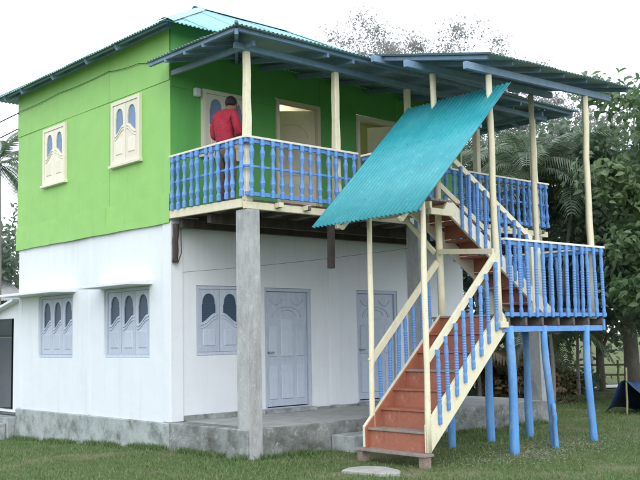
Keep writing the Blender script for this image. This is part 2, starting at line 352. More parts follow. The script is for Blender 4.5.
wavy(uw, (Vector((HW, 0, 0)), Vector((0, 1, 0)), Vector((0, 0, 1)), Vector((1, 0, 0))), -.02, ZB, HL, 6.52, .02, 'green')
wavy(uw, (Vector((0, HL, 0)), Vector((-1, 0, 0)), Vector((0, 0, 1)), Vector((0, 1, 0))), -HW, ZB, 0, 6.52, .02, 'green')
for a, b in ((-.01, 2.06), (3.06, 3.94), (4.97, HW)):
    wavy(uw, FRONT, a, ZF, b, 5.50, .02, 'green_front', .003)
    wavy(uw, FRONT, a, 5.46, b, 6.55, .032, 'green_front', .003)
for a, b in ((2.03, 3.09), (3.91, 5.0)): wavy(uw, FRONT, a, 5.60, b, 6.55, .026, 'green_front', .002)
box('corner_trim', (HW-.0, -.05, ZB+.1), (HW+.05, -.0, 6.3), 'cream', uw)

# windows and doors --------------------------------------------------------
def arch_pane(u0, u1, vb0, vb1, vt, n=10):   # outline of an arched opening with a sloping S-shaped lower edge
    w = (u1-u0)/2; pts = []
    for i in range(9):
        t = i/8; s = t*t*(3-2*t); pts.append((u0+(u1-u0)*t, vb0+(vb1-vb0)*s))
    sh = vt-w*1.15
    pts.append((u1, sh-.03)); pts.append((u1-.012, sh))
    for i in range(1, n):
        a = math.pi*i/n; pts.append((u0+w+(w-.012)*math.cos(a), sh+w*1.15*math.sin(a)**.9))
    pts.append((u0+.012, sh)); pts.append((u0, sh-.03)); return pts
def window(fr, u0, v0, u1, v1, leaves, m, glass, w_out, w_in, dirs, sill=None, casing=.06):
    O, U, V, N = fr; base = O+U*u0+V*v0
    win = board('window', fr, rect(u0, v0, u1, v1), [rect(u0+casing, v0+casing, u1-casing, v1-casing)], .09, m, house, w_out)
    a, b = u0+casing+.004, u1-casing-.004; c, d = v0+casing+.004, v1-casing-.004; lw_ = (b-a)/leaves
    for i in range(leaves):
        x0, x1 = a+i*lw_+.004, a+(i+1)*lw_-.004; sgn = dirs[i]; mid = c+(d-c)*.47; hi = c+(d-c)*.62
        o = arch_pane(x0+.065, x1-.065, mid if sgn > 0 else hi, hi if sgn > 0 else mid, d-.065)
        board('leaf', fr, rect(x0, c, x1, d), [o], .035, m, win, w_in)
        fbox('pane', fr, x0+.05, c+(d-c)*.43, x1-.05, d-.04, w_in-.028, w_in-.018, glass, win, 0)
        for k, off in enumerate((-.035, -.085)):
            wv = [(u, v+off) for u, v in o[:9]]; wv = [(wv[0][0]-.02, wv[0][1])]+wv+[(wv[-1][0]+.02, wv[-1][1])]
            ribbon(fr, wv, w_in+.004, .011-.003*k).build('moulding', m, win, base, 0, True)
        fbox('panel', fr, x0+.085, c+.09, x1-.085, c+(d-c)*.36, w_in-.01, w_in+.012, m, win, .01)
    if sill: fbox('sill', fr, u0-.03, v0-.045, u1+.03, v0-.001, -.02, sill, m, win)
    return win
window(LEFT, -4.14, 4.46, -3.27, 5.50, 2, 'cream_flat', 'glass_blue', .068, .054, (1, -1), .10)
window(LEFT, -1.67, 4.46, -.78, 5.51, 2, 'cream_flat', 'glass_blue', .068, .054, (1, -1), .10)
window(LEFT, -4.375, 1.335, -3.065, 2.435, 3, 'lavender', 'glass_dark', -.035, -.05, (1, 1, 1), None, .05)
window(LEFT, -1.985, 1.345, -.595, 2.445, 3, 'lavender', 'glass_dark', -.035, -.05, (1, 1, 1), None, .05)
window(FRONT, .465, 1.365, 1.375, 2.425, 2, 'lavender', 'glass_dark', -.02, -.035, (1, -1), None, .045)
window(FRONT, .55, 4.46, 1.46, 5.50, 2, 'cream_flat', 'glass_blue', .09, .075, (1, -1), .12)
# slabs over the lower windows
for a, b in ((.5, 2.1), (2.95, 5.18)):
    MB().hexa([(-.42, a+.02, 2.455), (.03, a, 2.462), (.03, b, 2.462), (-.42, b-.02, 2.455), (-.42, a+.02, 2.50), (.03, a, 2.54), (.03, b, 2.54), (-.42, b-.02, 2.50)]).build('window_canopy', 'white', house, (0, a, 2.46), .006)
def panel_door(fr, u0, v0, u1, v1, m, w, leafs=1):
    O, U, V, N = fr; base = O+U*u0+V*v0; cs = .05
    dr = board('door', fr, [(u0, v0), (u1, v0), (u1, v1), (u0, v1)], [rect(u0+cs, v0+.012, u1-cs, v1-cs)], .1, m, house, w+.03)
    a, b, c, d = u0+cs+.005, u1-cs-.005, v0+.03, v1-cs-.005
    for i in range(leafs):
        x0 = a+(b-a)*i/leafs+.002; x1 = a+(b-a)*(i+1)/leafs-.002; W = x1-x0; H = d-c
        fbox('leaf', fr, x0, c, x1, d, w-.05, w-.005, m, dr, .003)
        cx = (x0+x1)/2
        cols = ((x0+.07*W, x0+.27*W), (x0+.36*W, x0+.64*W), (x0+.73*W, x0+.93*W)) if leafs == 1 else ((x0+.16*W, x0+.84*W),)
        for k, (p, q) in enumerate(cols):
            fbox('panel', fr, p, c+.06*H, q, c+.36*H, w-.012, w+.010, m, dr, .012)
            top = .70*H if (k != 1 and leafs == 1) else .76*H
            fbox('panel', fr, p, c+.43*H, q, c+top, w-.012, w+.010, m, dr, .012)
        if leafs == 1:
            for rr, hh in ((.16, .80), (.27, .79)):
                ar = [(cx+rr*W*1.05*math.cos(t)*1.25, c+hh*H+rr*W*.55*math.sin(t)*1.3-.02) for t in np.linspace(math.pi, 0, 13)]
                ribbon(fr, ar, w, .012).build('moulding', m, dr, base, 0, True)
            for s in (-1, 1):
                sw = [(cx+s*W*(.10+.30*t), c+H*(.935-.05*math.sin(t*3.1))) for t in np.linspace(0, 1, 8)]
                ribbon(fr, sw, w, .011).build('moulding', m, dr, base, 0, True)
    hu = u0+cs+.05
    hb = MB().tube([O+U*hu+V*(c+.47*H)+N*(w-.01), O+U*hu+V*(c+.47*H)+N*(w+.05), O+U*(hu+.09)+V*(c+.47*H)+N*(w+.05)], .012, 8)
    hb.build('handle', 'metal', dr, base, 0, True)
    return dr
panel_door(FRONT, 1.795, ZP+.075, 2.795, 2.415, 'lavender', -.05)
panel_door(FRONT, 3.875, ZP+.075, 4.915, 2.415, 'lavender', -.05)
for a, b in ((1.78, 2.81), (3.86, 4.93)): fbox('threshold', FRONT, a, ZP+.006, b, ZP+.068, -.12, .1, 'concrete', house)
def open_door(u0, u1, v1, m, hinge, ang, leafs):
    fr = FRONT; dr = board('door', fr, rect(u0, ZF+.004, u1, v1), [rect(u0+.06, ZF+.005, u1-.06, v1-.06)], .12, m, house, .055)
    W = (u1-u0-.13)/leafs; H = v1-ZF-.08
    for side in hinge:
        ux = u0+.065 if side < 0 else u1-.065; sg = 1 if side < 0 else -1
        U_ = Vector((math.cos(ang)*sg, math.sin(ang), 0)); O_ = Vector((ux, .03, ZF+.012)); N_ = U_.cross(Vector((0, 0, 1)))
        if N_.y > 0: N_ = -N_
        f2_ = (O_, U_, Vector((0, 0, 1)), N_); fbox('leaf', f2_, 0, 0, W, H, -.035, 0, m, dr, .003)
        for p, q in ((.06, .36), (.43, .72)): fbox('panel', f2_, W*.14, H*p, W*.86, H*q, -.008, .012, m, dr, .01)
        ribbon(f2_, [(W*(.5+.36*math.cos(t)), H*.76+W*.3*math.sin(t)) for t in np.linspace(math.pi, 0, 11)], .0, .012).build('moulding', m, dr, O_, 0, True)
    return dr
open_door(2.07, 3.05, 5.59, 'door_cream', (1,), R(38), 1)
open_door(3.95, 4.96, 5.58, 'door_pale', (1,), R(55), 2)
fbox('junction_box', FRONT, .40, 5.36, .50, 5.49, .03, .11, 'white', house, .01)

# main hipped roof ---------------------------------------------------------
roof = empty('main_roof', (0, 0, 0), house)
E0, E1, S0, S1, ZE, ZR = -.40, HW+.42, -.48, 5.62, 6.30, 7.92
YR = (S0+S1)/2; XR0, XR1 = 2.35, HW+.02-2.35
sf = Vector((0, YR-S0, ZR-ZE)); lf = sf.length
def vrf(u):
    x = E0+u
    t = min(1, (x-E0)/(XR0-E0), (E1-x)/(E1-XR1)); return (lf*(1-t), lf)
corrugated(roof, (E0, YR, ZR), (1, 0, 0), (0, S0-YR, ZE-ZR), E1-E0, vrf, 'teal_old')
corrugated(roof, (E0, YR, ZR), (1, 0, 0), (0, S1-YR, ZE-ZR), E1-E0, vrf, 'teal_old')
for sx, xe, xr in ((-1, E0, XR0), (1, E1, XR1)):
    ll = Vector((xr-xe, 0, ZR-ZE)).length
    def vrl(u, ll=ll):
        y = S0+u; t = min((y-S0)/(YR-S0), (S1-y)/(S1-YR)); return (ll*(1-t), ll)
    corrugated(roof, (xr, S0, ZR), (0, 1, 0), (xe-xr, 0, ZE-ZR), S1-S0, vrl, 'teal_old')
for a, b in (((E0, S0, ZE), (XR0, YR, ZR)), ((E1, S0, ZE), (XR1, YR, ZR)), ((E0, S1, ZE), (XR0, YR, ZR)), ((E1, S1, ZE), (XR1, YR, ZR)), ((XR0-.12, YR, ZR), (XR1+.1, YR, ZR))):
    a, b = Vector(a)+Vector((0, 0, .022)), Vector(b)+Vector((0, 0, .022)); d = (b-a).normalized(); s = d.cross(Vector((0, 0, 1))).normalized()
    dn = -.11*.53 if a.z != b.z else -.07
    p = [-s*.13+Vector((0, 0, dn*.7)), -s*.03+Vector((0, 0, .01)), s*.03+Vector((0, 0, .01)), s*.13+Vector((0, 0, dn*.7))]
    vs = [a+q for q in p]+[b+q for q in p]+[a+q-Vector((0, 0, .004)) for q in p]+[b+q-Vector((0, 0, .004)) for q in p]
    fs = [(i, i+1, i+5, i+4) for i in range(3)]+[(i+8, i+12, i+13, i+9) for i in range(3)]+[(0, 4, 12, 8), (3, 11, 15, 7), (0, 8, 9, 1), (1, 9, 10, 2), (2, 10, 11, 3), (4, 5, 13, 12), (5, 6, 14, 13), (6, 7, 15, 14)]
    m_ = MB(); m_.v = vs; m_.f = fs; m_.build('ridge_cap', 'teal_old', roof, a)
sl_ = (ZR-ZE)/(XR0-E0)
for y in (1.05, 2.03, 3.25, 4.49, 5.2):
    beam('rafter', (E0+.06, y, ZE+.06*sl_-.075), (.6, y, ZE+1.0*sl_-.075), .06, .1, 'slate', roof)
beam('eave_purlin', (E0+.1, S0+.1, ZE+.1*sl_-.035), (E0+.1, S1-.1, ZE+.1*sl_-.035), .05, .05, 'slate', roof)
beam('wall_plate', (-.06, -.06, ZE+.34*sl_-.1), (-.06, S1-.3, ZE+.34*sl_-.1), .08, .1, 'slate', roof)

# veranda roof -------------------------------------------------------------
vroof = empty('veranda_roof', (0, 0, 0), house)
VX0, VX1, VY, ZVE, ZVW = -.47, 7.58, -2.30, 5.74, 6.12
lv = math.hypot(-VY, ZVW-ZVE); hip = 1.7
def vrv(u):
    x = VX0+u; t = min(1, (x-VX0)/hip, (VX1-x)/hip); return (lv*(1-t), lv)
corrugated(vroof, (VX0, -.04, ZVW), (1, 0, 0), (0, VY+.04, ZVE-ZVW), VX1-VX0, vrv, 'teal_dark')
for xe, s in ((VX0, 1), (VX1, -1)):
    ll = math.hypot(hip, ZVW-ZVE)
    corrugated(vroof, (xe+s*hip, VY, ZVW), (0, 1, 0), (-s, 0, (ZVE-ZVW)/hip), -VY-.04, lambda u, ll=ll: (ll*(1-min(1, u/-VY)), ll), 'teal_dark')
    a, b = Vector((xe, VY, ZVE+.02)), Vector((xe+s*hip, -.05, ZVW+.02))
    MB().tube([a-(b-a)*.004, b], .026, 8).build('hip_cap', 'teal_dark', vroof, a, 0, True)
beam('plate_beam', (-.16, -D+.04, 5.625), (7.2, -D+.04, 5.625), .06, .09, 'slate', vroof)
beam('plate_beam', (0.02, -2.05, 5.64), (0.02, -.03, 5.66), .05, .08, 'slate', vroof)
beam('plate_beam', (6.8, -2.05, 5.64), (6.8, -.03, 5.66), .05, .08, 'slate', vroof)
beam('eave_purlin', (VX0+.1, VY+.1, ZVE-.03), (VX1-.1, VY+.1, ZVE-.03), .05, .055, 'slate', vroof)
beam('eave_purlin', (VX0+.08, VY+.14, ZVE-.03), (VX0+.08, -.05, ZVE-.03), .05, .055, 'slate', vroof)
beam('eave_purlin', (VX1-.08, VY+.14, ZVE-.03), (VX1-.08, -.05, ZVE-.03), .05, .055, 'slate', vroof)
beam('purlin', (.5, -1.0, 5.90), (6.6, -1.0, 5.90), .05, .05, 'slate', vroof)
for x in (1.25, 1.76, 2.55, 3.35, 4.2, 5.12, 5.9):
    beam('rafter', (x, VY+.08, ZVE-.075), (x, -.04, ZVW-.075), .05, .08, 'slate', vroof)
beam('hip_rafter', (VX0+.06, VY+.08, ZVE-.07), (VX0+hip, -.06, ZVW-.07), .05, .08, 'slate', vroof)
beam('hip_rafter', (VX1-.06, VY+.08, ZVE-.07), (VX1-hip, -.06, ZVW-.07), .05, .08, 'slate', vroof)
for y in (-.5, -1.0, -1.45):
    t = (y-VY)/-VY
    beam('rafter', (VX0+.05, y, ZVE-.072), (VX0+hip*t, y, ZVE+(ZVW-ZVE)*t-.072), .045, .06, 'slate', vroof)
    beam('rafter', (VX1-.05, y, ZVE-.072), (VX1-hip*t, y, ZVE+(ZVW-ZVE)*t-.072), .045, .06, 'slate', vroof)
# balcony ------------------------------------------------------------------
bal = empty('balcony', (0, 0, 0), house)
for i in range(12):
    y = -D+.03+i*.152
    box('floor_plank', (.02, y, ZF-.028), (7.03, y+.146, ZF+random.uniform(-.001, .002)), 'under_wood', bal, .002)
beam('edge_beam', (-.03, -D+.03, ZB+.055), (7.05, -D+.03, ZB+.055), .06, .10, 'cream', bal)
beam('edge_beam', (-.03, -D+.065, ZB+.085), (-.03, -.05, ZB+.115), .05, .12, 'cream', bal)
beam('edge_beam', (7.02, -D+.065, ZB+.055), (7.02, -.05, ZB+.055), .05, .10, 'cream', bal)
for i, x in enumerate(np.arange(.52, 7.0, .52)):
    beam('joist', (x, -D-.09+random.uniform(-.02, .02), ZF-.062), (x, -.03, ZF-.062), .07, .066, 'under_wood', bal)
    beam('joist_end', (x, -D-.10+random.uniform(-.015, .015), ZF-.06), (x, -D-.004, ZF-.06), .074, .07, 'cream', bal)
for y in (-.18, -.9): beam('bearer', (.06, y, ZB-.02), (6.98, y, ZB-.02), .09, .14, 'old_wood', bal)
for x in (3.2,): beam('hanging_timber', (1.66, -D+.12, 3.30), (1.645, -D+.12, 2.61), .085, .085, 'old_wood', bal)
pole('hanging_timber', (.045, -.075, 3.34), (.03, -.075, 2.76), .05, .045, 'old_wood', bal)
for dx in (-.06, .06): MB().tube([(.045+dx, -.12, 3.3), (.045+dx, -.13, 2.9), (.04, -.13, 2.74)], .008, 5).build('iron_hook', 'old_wood', bal, (.045, -.12, 3.3))
# pillars and roof posts
for x in (-.02, 3.42, 6.62):
    mb = MB(); pts = []
    n = 6; z0, z1 = -.1, ZB+.001
    if x > 0: z0 = ZP-.02
    ring = []
    for i in range(n+1):
        z = z0+(z1-z0)*i/n; e = lambda: random.uniform(-.006, .006)
        ring.append([(x+e(), -D-.01+e(), z), (x+.23+e(), -D-.01+e(), z), (x+.23+e(), -D+.24+e(), z), (x+e(), -D+.24+e(), z)])
    v = [p for r_ in ring for p in r_]; f = [(3, 2, 1, 0), tuple(range(n*4, n*4+4))]
    for i in range(n):
        for k in range(4): f.append((i*4+k, i*4+(k+1) % 4, i*4+4+(k+1) % 4, i*4+4+k))
    mb.add(v, f).build('pillar', 'concrete_pillar', house, (x, -D, z0), .006)
for x in (0.075, 1.76, 3.36, 5.12, 6.80):
    a, b = Vector((x, -D+.09, ZB-.16 if abs(x-1.76) < .1 else ZB+.11)), Vector((x, -D+.07, 5.585)); pts = []; rr = []
    MBp = MB()
    lv_ = [0, .2, .4, .55, .7, .85, 1]; ring = []
    for t in lv_:
        p = a.lerp(b, t)+Vector((random.uniform(-.008, .008), random.uniform(-.008, .008), 0)); w = (.058-.014*t)*random.uniform(.93, 1.07)
        ring += [p+Vector((sx*w, sy*w, 0)) for sx, sy in ((-1, -1), (1, -1), (1, 1), (-1, 1))]
    f = [(3, 2, 1, 0), tuple(range(24, 28))]+[(i*4+k, i*4+(k+1) % 4, i*4+4+(k+1) % 4, i*4+4+k) for i in range(6) for k in range(4)]
    MBp.add(ring, f).build('roof_post', 'cream', house, a, .008)
# turned baluster meshes
def baluster_mesh(h, r=.024, ribs=True):
    prof = [(0, .7), (.02, .88), (.10, .95), (.13, .74), (.17, .9), (.24, 1.0), (.30, .8)]
    z = .32
    while z < .66: prof += [(z, 1.0), (z+.018, .8)]; z += .036
    prof += [(.70, .8), (.77, 1.0), (.85, .9), (.88, .74), (.91, .95), (1, .95)]
    if not ribs: prof = [(0, .9), (.10, .95), (.13, .6), (.17, .75), (.24, 1.1), (.31, .85), (.38, .6), (.44, .72), (.5, .95), (.56, .72), (.62, .6), (.69, .85), (.76, 1.1), (.83, .75), (.87, .6), (.9, .95), (1, .9)]
    n = 8; vs = []; fs = []
    for z, q in prof:
        for k in range(n): a = 2*math.pi*(k+.5)/n; vs.append((r*q*1.08*math.cos(a), r*q*1.08*math.sin(a), z*h))
    for i in range(len(prof)-1):
        for k in range(n): fs.append((i*n+k, i*n+(k+1) % n, (i+1)*n+(k+1) % n, (i+1)*n+k))
    fs += [tuple(reversed(range(n))), tuple(range((len(prof)-1)*n, len(prof)*n))]
    me = bpy.data.meshes.new('baluster'); me.from_pydata(vs, [], fs); me.materials.append(MATS['blue']); return me
BAL = baluster_mesh(.76, .033, False); BALS = baluster_mesh(.92, .027)
ZT = 4.364
def jit(): return (random.uniform(-.02, .02), random.uniform(-.02, .02), random.uniform(0, 1.5))
rail = empty('balcony_railing', (0, 0, 0), house)
def railing(par, p, q, zt, zb, n, mid=None, bot=True, me=BAL, band=True):
    p, q = Vector(p), Vector(q); d = (q-p).normalized(); s = Vector((d.y, -d.x, 0))
    A = lambda z: (Vector((p.x, p.y, z)), Vector((q.x, q.y, z)))
    a, b = A(zt-.016); beam('top_rail', a, b, .085, .032, 'cream_flat', par)
    if band: a, b = A(zt-.062); beam('blue_rail', a, b, .032, .058, 'blue', par)
    if mid: a, b = A(mid); beam('middle_rail', a, b, .026, .032, 'blue', par)
    if bot: a, b = A(zb+.03); beam('bottom_rail', a, b, .045, .055, 'blue', par)
    for i in range(n):
        x = p.lerp(q, (i+.5+random.uniform(-.09, .09))/n)+s*.036
        inst('baluster', me, par, (x.x, x.y, zb-.01), jit(), (1, 1, (zt-.034-zb+.01)/(.76 if me is BAL else .92)))
railing(rail, (-.05, -D-.03, 0), (2.08, -D-.03, 0), ZT, ZF+.035, 12, 3.95)
railing(rail, (2.58, -D-.03, 0), (7.05, -D-.03, 0), ZT, ZF+.035, 25, 3.95)
railing(rail, (-.03, -.06, 0), (-.03, -D-.03, 0), ZT, ZF+.04, 11, 3.95, False)
railing(rail, (7.02, -D, 0), (7.02, -.03, 0), ZT, ZF+.035, 10, 3.95)

# ------------------------------------------------------------------ staircase
N0, M0 = -4.13, -3.05
st = tag(empty('staircase', (1.6, -3.6, 0)), 'zigzag wooden staircase with cream stringers, terracotta steps, blue balusters and teal tin canopy', 'staircase')
f1 = empty('lower_flight', (1.6, -3.6, 0), st)
NS = 7; X0, Z0, dX, dZ = 1.0, .16, .25, .2414
beam('bottom_plank', (.95, N0-.06, .145), (.95, M0+.07, .15), .18, .034, 'tread', f1)
for i in range(NS):
    x, z = X0+i*dX, Z0+i*dZ
    box('riser', (x+.02, N0+.045, z+.005 if i else z+.004), (x+.042, M0-.04, z+dZ-.012), 'terracotta', f1, .002)
    box('tread', (x-.005 if i < NS-1 else x-.005, N0+.045, z+dZ-.012), (x+dX+.015, M0-.04, z+dZ+.016), 'tread' if i % 3 == 0 else 'terracotta', f1, .004)
def stringer(par, Y, x0, z0, x1, z1, w, h, m='cream', foot=True):
    a, b = Vector((x0, Y, z0)), Vector((x1, Y, z1)); d = (b-a).normalized(); nrm = Vector((-d.z, 0, d.x))*h/2
    c = [a-nrm, b-nrm, b+nrm, a+nrm]
    if foot:      # foot cut flat on the bottom plank and plumb at the front
        zf, xf, sl0 = .168, .965, d.z/d.x
        c = [Vector((xf, Y, zf)), Vector((c[0].x+(zf-c[0].z)/sl0, Y, zf)), c[1], c[2], Vector((xf, Y, c[3].z+(xf-c[3].x)*sl0))]
    n = len(c); vs = [p+Vector((0, -w/2, 0)) for p in c]+[p+Vector((0, w/2, 0)) for p in c]
    fs = [tuple(range(n)), tuple(reversed(range(n, 2*n)))]+[(i, i+n, (i+1) % n+n, (i+1) % n) for i in range(n)]
    mb = MB(); mb.add(vs, fs); return mb.build('stringer', m, par, a, .004)
for Y in (N0, M0):
    if Y == N0: stringer(f1, Y, .90, .25, 2.62, 1.83, .05, .29)
    else:
        stringer(f1, Y, .90, .215, 2.62, 1.795, .04, .24); stringer(f1, Y-.031, .90, .205, 2.60, 1.765, .018, .23, 'terracotta')
# handrails and balusters of the lower flight
for Y, so_, xa, za, xb, zb in ((N0, -1, 1.03, 1.30, 2.47, 2.66), (M0, 1, 1.12, 1.26, 2.53, 2.64)):
    beam('handrail', (xa, Y, za), (xb, Y, zb), .035, .10, 'cream', f1, (0, 0, 1))
    sl1 = (zb-za)/(xb-xa)
    for i in range(8):
        x = 1.19+i*.172; zt = za+(x-xa)*sl1-.02; inst('baluster', BALS, f1, (x, Y+so_*.042, zt-.93), jit(), (1, 1, 1.0))
pole('canopy_post', (1.0, N0-.005, .17), (1.03, N0, 3.40), .046, .043, 'cream', st, 4, .008)
pole('canopy_post', (1.13, M0, .17), (1.17, M0, 3.52), .046, .043, 'cream', st, 4, .008)
pole('roof_post', (2.50, N0, 1.66), (2.49, N0+.01, 5.155), .058, .05, 'cream', st, 4, .012)
pole('roof_post', (2.60, M0, 1.66), (2.56, M0, 5.42), .062, .055, 'cream', st, 4, .012)
pole('roof_post', (4.84, N0+.02, 1.80), (4.89, N0+.01, 5.235), .058, .05, 'cream', st, 4, .015)
pole('roof_post', (5.0, M0+.0, 1.80), (5.0, M0, 5.50), .055, .05, 'cream', st, 4, .015)
beam('cross_bar', (2.44, N0, 2.71), (2.54, M0-.04, 2.79), .05, .075, 'cream', st)
beam('post_block', (2.43, N0-.06, 1.72), (2.60, N0-.06, 1.72), .05, .08, 'cream', st)
# landing
ld = empty('landing', (1.6, -3.6, 0), st)
ZL = 1.86
for i in range(15):
    x = 2.56+i*.165
    box('deck_plank', (x, N0-.02, ZL-.03), (x+.158, -2.2 if x > 4.0 else M0+.25, ZL+random.uniform(-.001, .002)), 'tread', ld, .002)
for y in (N0-.015, M0+.0, -2.3):
    beam('deck_beam', (2.53 if y < -2.9 else 4.0, y, ZL-.20), (5.05, y, ZL-.20), .05, .08, 'blue', ld)
for x in np.arange(2.66, 5.1, .39):
    beam('deck_joist', (x, N0-.05, ZL-.095), (x, M0+.2 if x < 4 else -2.2, ZL-.095), .05, .12, 'under_wood', ld)
beam('deck_joist', (5.02, N0-.06, ZL-.15), (5.02, -2.2, ZL-.15), .05, .17, 'blue', ld)
lr = empty('landing_railing', (1.6, -3.6, 0), st)
railing(lr, (2.60, N0-.045, 0), (5.09, N0-.045, 0), 2.90, ZL-.03, 13, None, True, BALS)
railing(lr, (5.06, N0, 0), (5.06, -2.25, 0), 2.90, ZL-.03, 11, None, True, BALS)
# legs
for i, (x, y, r) in enumerate(((2.68, -4.17, .075), (3.60, -4.17, .062), (4.60, -4.17, .065), (2.72, -3.06, .062), (3.64, -3.04, .07), (4.56, -3.08, .07))):
    tx = (.02, -.10, -.05, .0, .0, -.03)[i]
    a, b = Vector((x, y, -.15)), Vector((x+tx, y+(.0 if y > -4 else .01), ZL-.155))
    pts = [a.lerp(b, t)+Vector((.035*math.sin(t*5+i)*(1 if i in (1, 2) else .4), .01*math.sin(t*7+i), 0)) for t in np.linspace(0, 1, 9)]
    MB().tube(pts, [r*.84*(1.08-.2*t+.04*math.sin(t*9+i)) for t in np.linspace(0, 1, 9)], 12).build('leg', 'blue_leg', st, a, 0, True)
pole('leg_splint', (3.53, -4.26, -.05), (3.50, -4.25, .62), .034, .03, 'blue_leg', st)
# upper flight
f2 = empty('upper_flight', (1.6, -3.6, 0), st)
YA, YB = -3.35, -2.72; XB2, XT2 = 4.88, 2.40; sl2 = (ZF-ZL)/(XB2-XT2)
for Y in (YA, YB): beam('stringer', (XB2-.02, Y, ZL+.02), (XT2, Y, ZF-.05), .045, .2, 'cream_flat', f2)
n2 = 7
for i in range(n2):
    x = XB2-.12-i*(XB2-XT2-.15)/n2; z = ZL+(i+1)*(ZF-ZL)/n2-.02; w = (XB2-XT2-.15)/n2
    box('tread', (x-w-.02, YA+.03, z-.03), (x, YB-.03, z), 'terracotta', f2, .003)
    box('riser', (x-.03, YA+.03, z-.225), (x-.012, YB-.03, z-.031), 'terracotta', f2, .002)
for Y, xe, so_ in ((YA, 4.42, -1), (YB, 4.22, 1)):
    za = lambda x: 3.07+(4.39-x)*.575
    beam('handrail', (xe, Y, za(xe)), (2.52, Y, za(2.52)), .04, .085, 'cream', f2)
    beam('newel', (xe-.02, Y, ZL), (xe-.02, Y, za(xe)-.02), .06, .06, 'cream', f2)
    for i in range(10):
        x = xe-.16-i*.172; zt = za(x)-.03; inst('baluster', BALS, f2, (x, Y+so_*.04, zt-.92), jit())
# top platform and its rail
for i in range(5):
    x = 2.06+i*.092; box('platform_plank', (x, YA-.03, ZF-.03), (x+.087, -D-.11, ZF+random.uniform(-.001, .002)), 'tread', f2, .002)
beam('platform_beam', (2.09, YA, ZF-.085), (2.09, -D-.12, ZF-.085), .05, .1, 'cream', f2)
beam('platform_beam', (2.5, YA+.05, ZF-.085), (2.5, -D-.12, ZF-.085), .05, .1, 'cream', f2)
beam('platform_beam', (2.06, YA, ZF-.18), (2.6, YA, ZF-.18), .05, .09, 'cream', f2)
beam('brace', (2.52, -2.45, 3.34), (2.52, M0+.03, 2.78), .04, .07, 'cream', f2)
railing(f2, (2.09, YA, 0), (2.09, -D-.14, 0), ZT-.05, ZF+.0, 8)
# tin canopy over the lower flight
cn = empty('stair_canopy', (1.6, -3.6, 0), st)
ca, cb = Vector((.64, -4.40, 3.09)), Vector((2.63, -4.40, 5.02)); dv = (ca-cb).normalized(); L_ = (ca-cb).length
corrugated(cn, cb, (0, 1, 0), dv, 1.90, lambda u: (0, L_+.015*u), 'teal', jag=.012, sw=1.95, amp=.016)
nn = Vector((-dv.z, 0, dv.x)); nn = nn if nn.z > 0 else -nn
nails = MB()
for t in (.06, .40, .84):
    for u in np.arange(.076, 1.88, .228):
        p = cb+dv*(L_*t+random.uniform(-.02, .02))+Vector((0, u, 0))+nn*.012; nails.tube([p, p+nn*.008], [.010, .004], 6)
tag(nails.build('roofing_nails', 'teal_dark', cn, cb), kind='stuff')
for t in (.04, .34, .66, .96):
    p = cb+dv*L_*t-nn*.045; beam('batten', p+Vector((0, .05, 0)), p+Vector((0, 1.85, 0)), .05, .05, 'slate', cn)
for y in (N0+.08, M0+.06):
    beam('rafter', (ca.x+.06, y, ca.z-.06), (cb.x, y, cb.z-.13), .05, .07, 'cream', cn)
# broad roof over landing, running on from the veranda roof
sr = empty('landing_roof', (1.6, -3.6, 0), st)
RY0, RY1 = -4.45, -2.18
def rz(x, y): return 5.80+(y+2.3)*(.48/2.15)+.035*(x-2.13)
O_ = Vector((2.10, RY1, rz(2.10, RY1))); Vv = Vector((0, RY0-RY1, rz(2.1, RY0)-rz(2.1, RY1))); LV = Vv.length
corrugated(sr, O_, Vector((1, 0, .035)), Vv, 3.82, lambda u: (0, LV), 'teal_dark', jag=.012)
for y, z in ((-4.13, -.205), (-3.05, -.17), (-2.4, -.08)):
    beam('plate_beam', (1.97, y, rz(1.97, y)+z*.9), (5.58, y, rz(5.58, y)+z*.9-.02), .065, .10, 'slate', sr)
for x in (2.2, 2.75, 3.4, 4.0, 4.6, 5.2, 5.75):
    beam('rafter', (x, RY0+.10, rz(x, RY0+.10)-.045), (x, RY1, rz(x, RY1)-.045), .04, .06, 'slate', sr)

# ------------------------------------------------------------------ small things round the house
def lump(name, pts_top, z0, z1, m, parent=None, label=None, cat=None, group=None):
    bm = MB(); n = len(pts_top); cx = sum(p[0] for p in pts_top)/n; cy = sum(p[1] for p in pts_top)/n
    vs = [(x, y, z0) for x, y in pts_top]+[(x, y, z1-.012) for x, y in pts_top]+[(cx+(x-cx)*.94, cy+(y-cy)*.94, z1+random.uniform(-.006, .006)) for x, y in pts_top]
    fs = [tuple(reversed(range(n)))]+[(i, (i+1) % n, n+(i+1) % n, n+i) for i in range(n)]+[(n+i, n+(i+1) % n, 2*n+(i+1) % n, 2*n+i) for i in range(n)]+[tuple(range(2*n, 3*n))]
    o = bm.add(vs, fs).build(name, m, parent, (cx, cy, z0)); return tag(o, label, cat, group)
lump('stepping_stone', [(-.02, -3.66), (.10, -4.22), (.26, -4.34), (.40, -4.22), (.52, -3.86), (.40, -3.62), (.18, -3.56)], -.06, .035, 'stone', None, 'flat grey stepping stone in the grass before the stairs', 'stone')
lump('brick_support', [(.89, N0-.03), (1.0, N0-.04), (1.01, N0+.08), (.90, N0+.07)], -.05, .126, 'brick', None, 'worn brick under the bottom stair plank, outer end away from house', 'brick')
lump('brick_support', [(.88, M0-.05), (1.0, M0-.06), (1.01, M0+.05), (.89, M0+.05)], -.05, .13, 'brick', None, 'worn brick under the bottom stair plank, end towards the veranda', 'brick')
sp = empty('concrete_step', (1.75, -2.2, 0)); tag(sp, 'low concrete block step against the veranda slab behind the stairs', 'step')
box('block', (1.45, -2.36, -.05), (2.15, -1.9, .22), 'concrete', sp, .012)
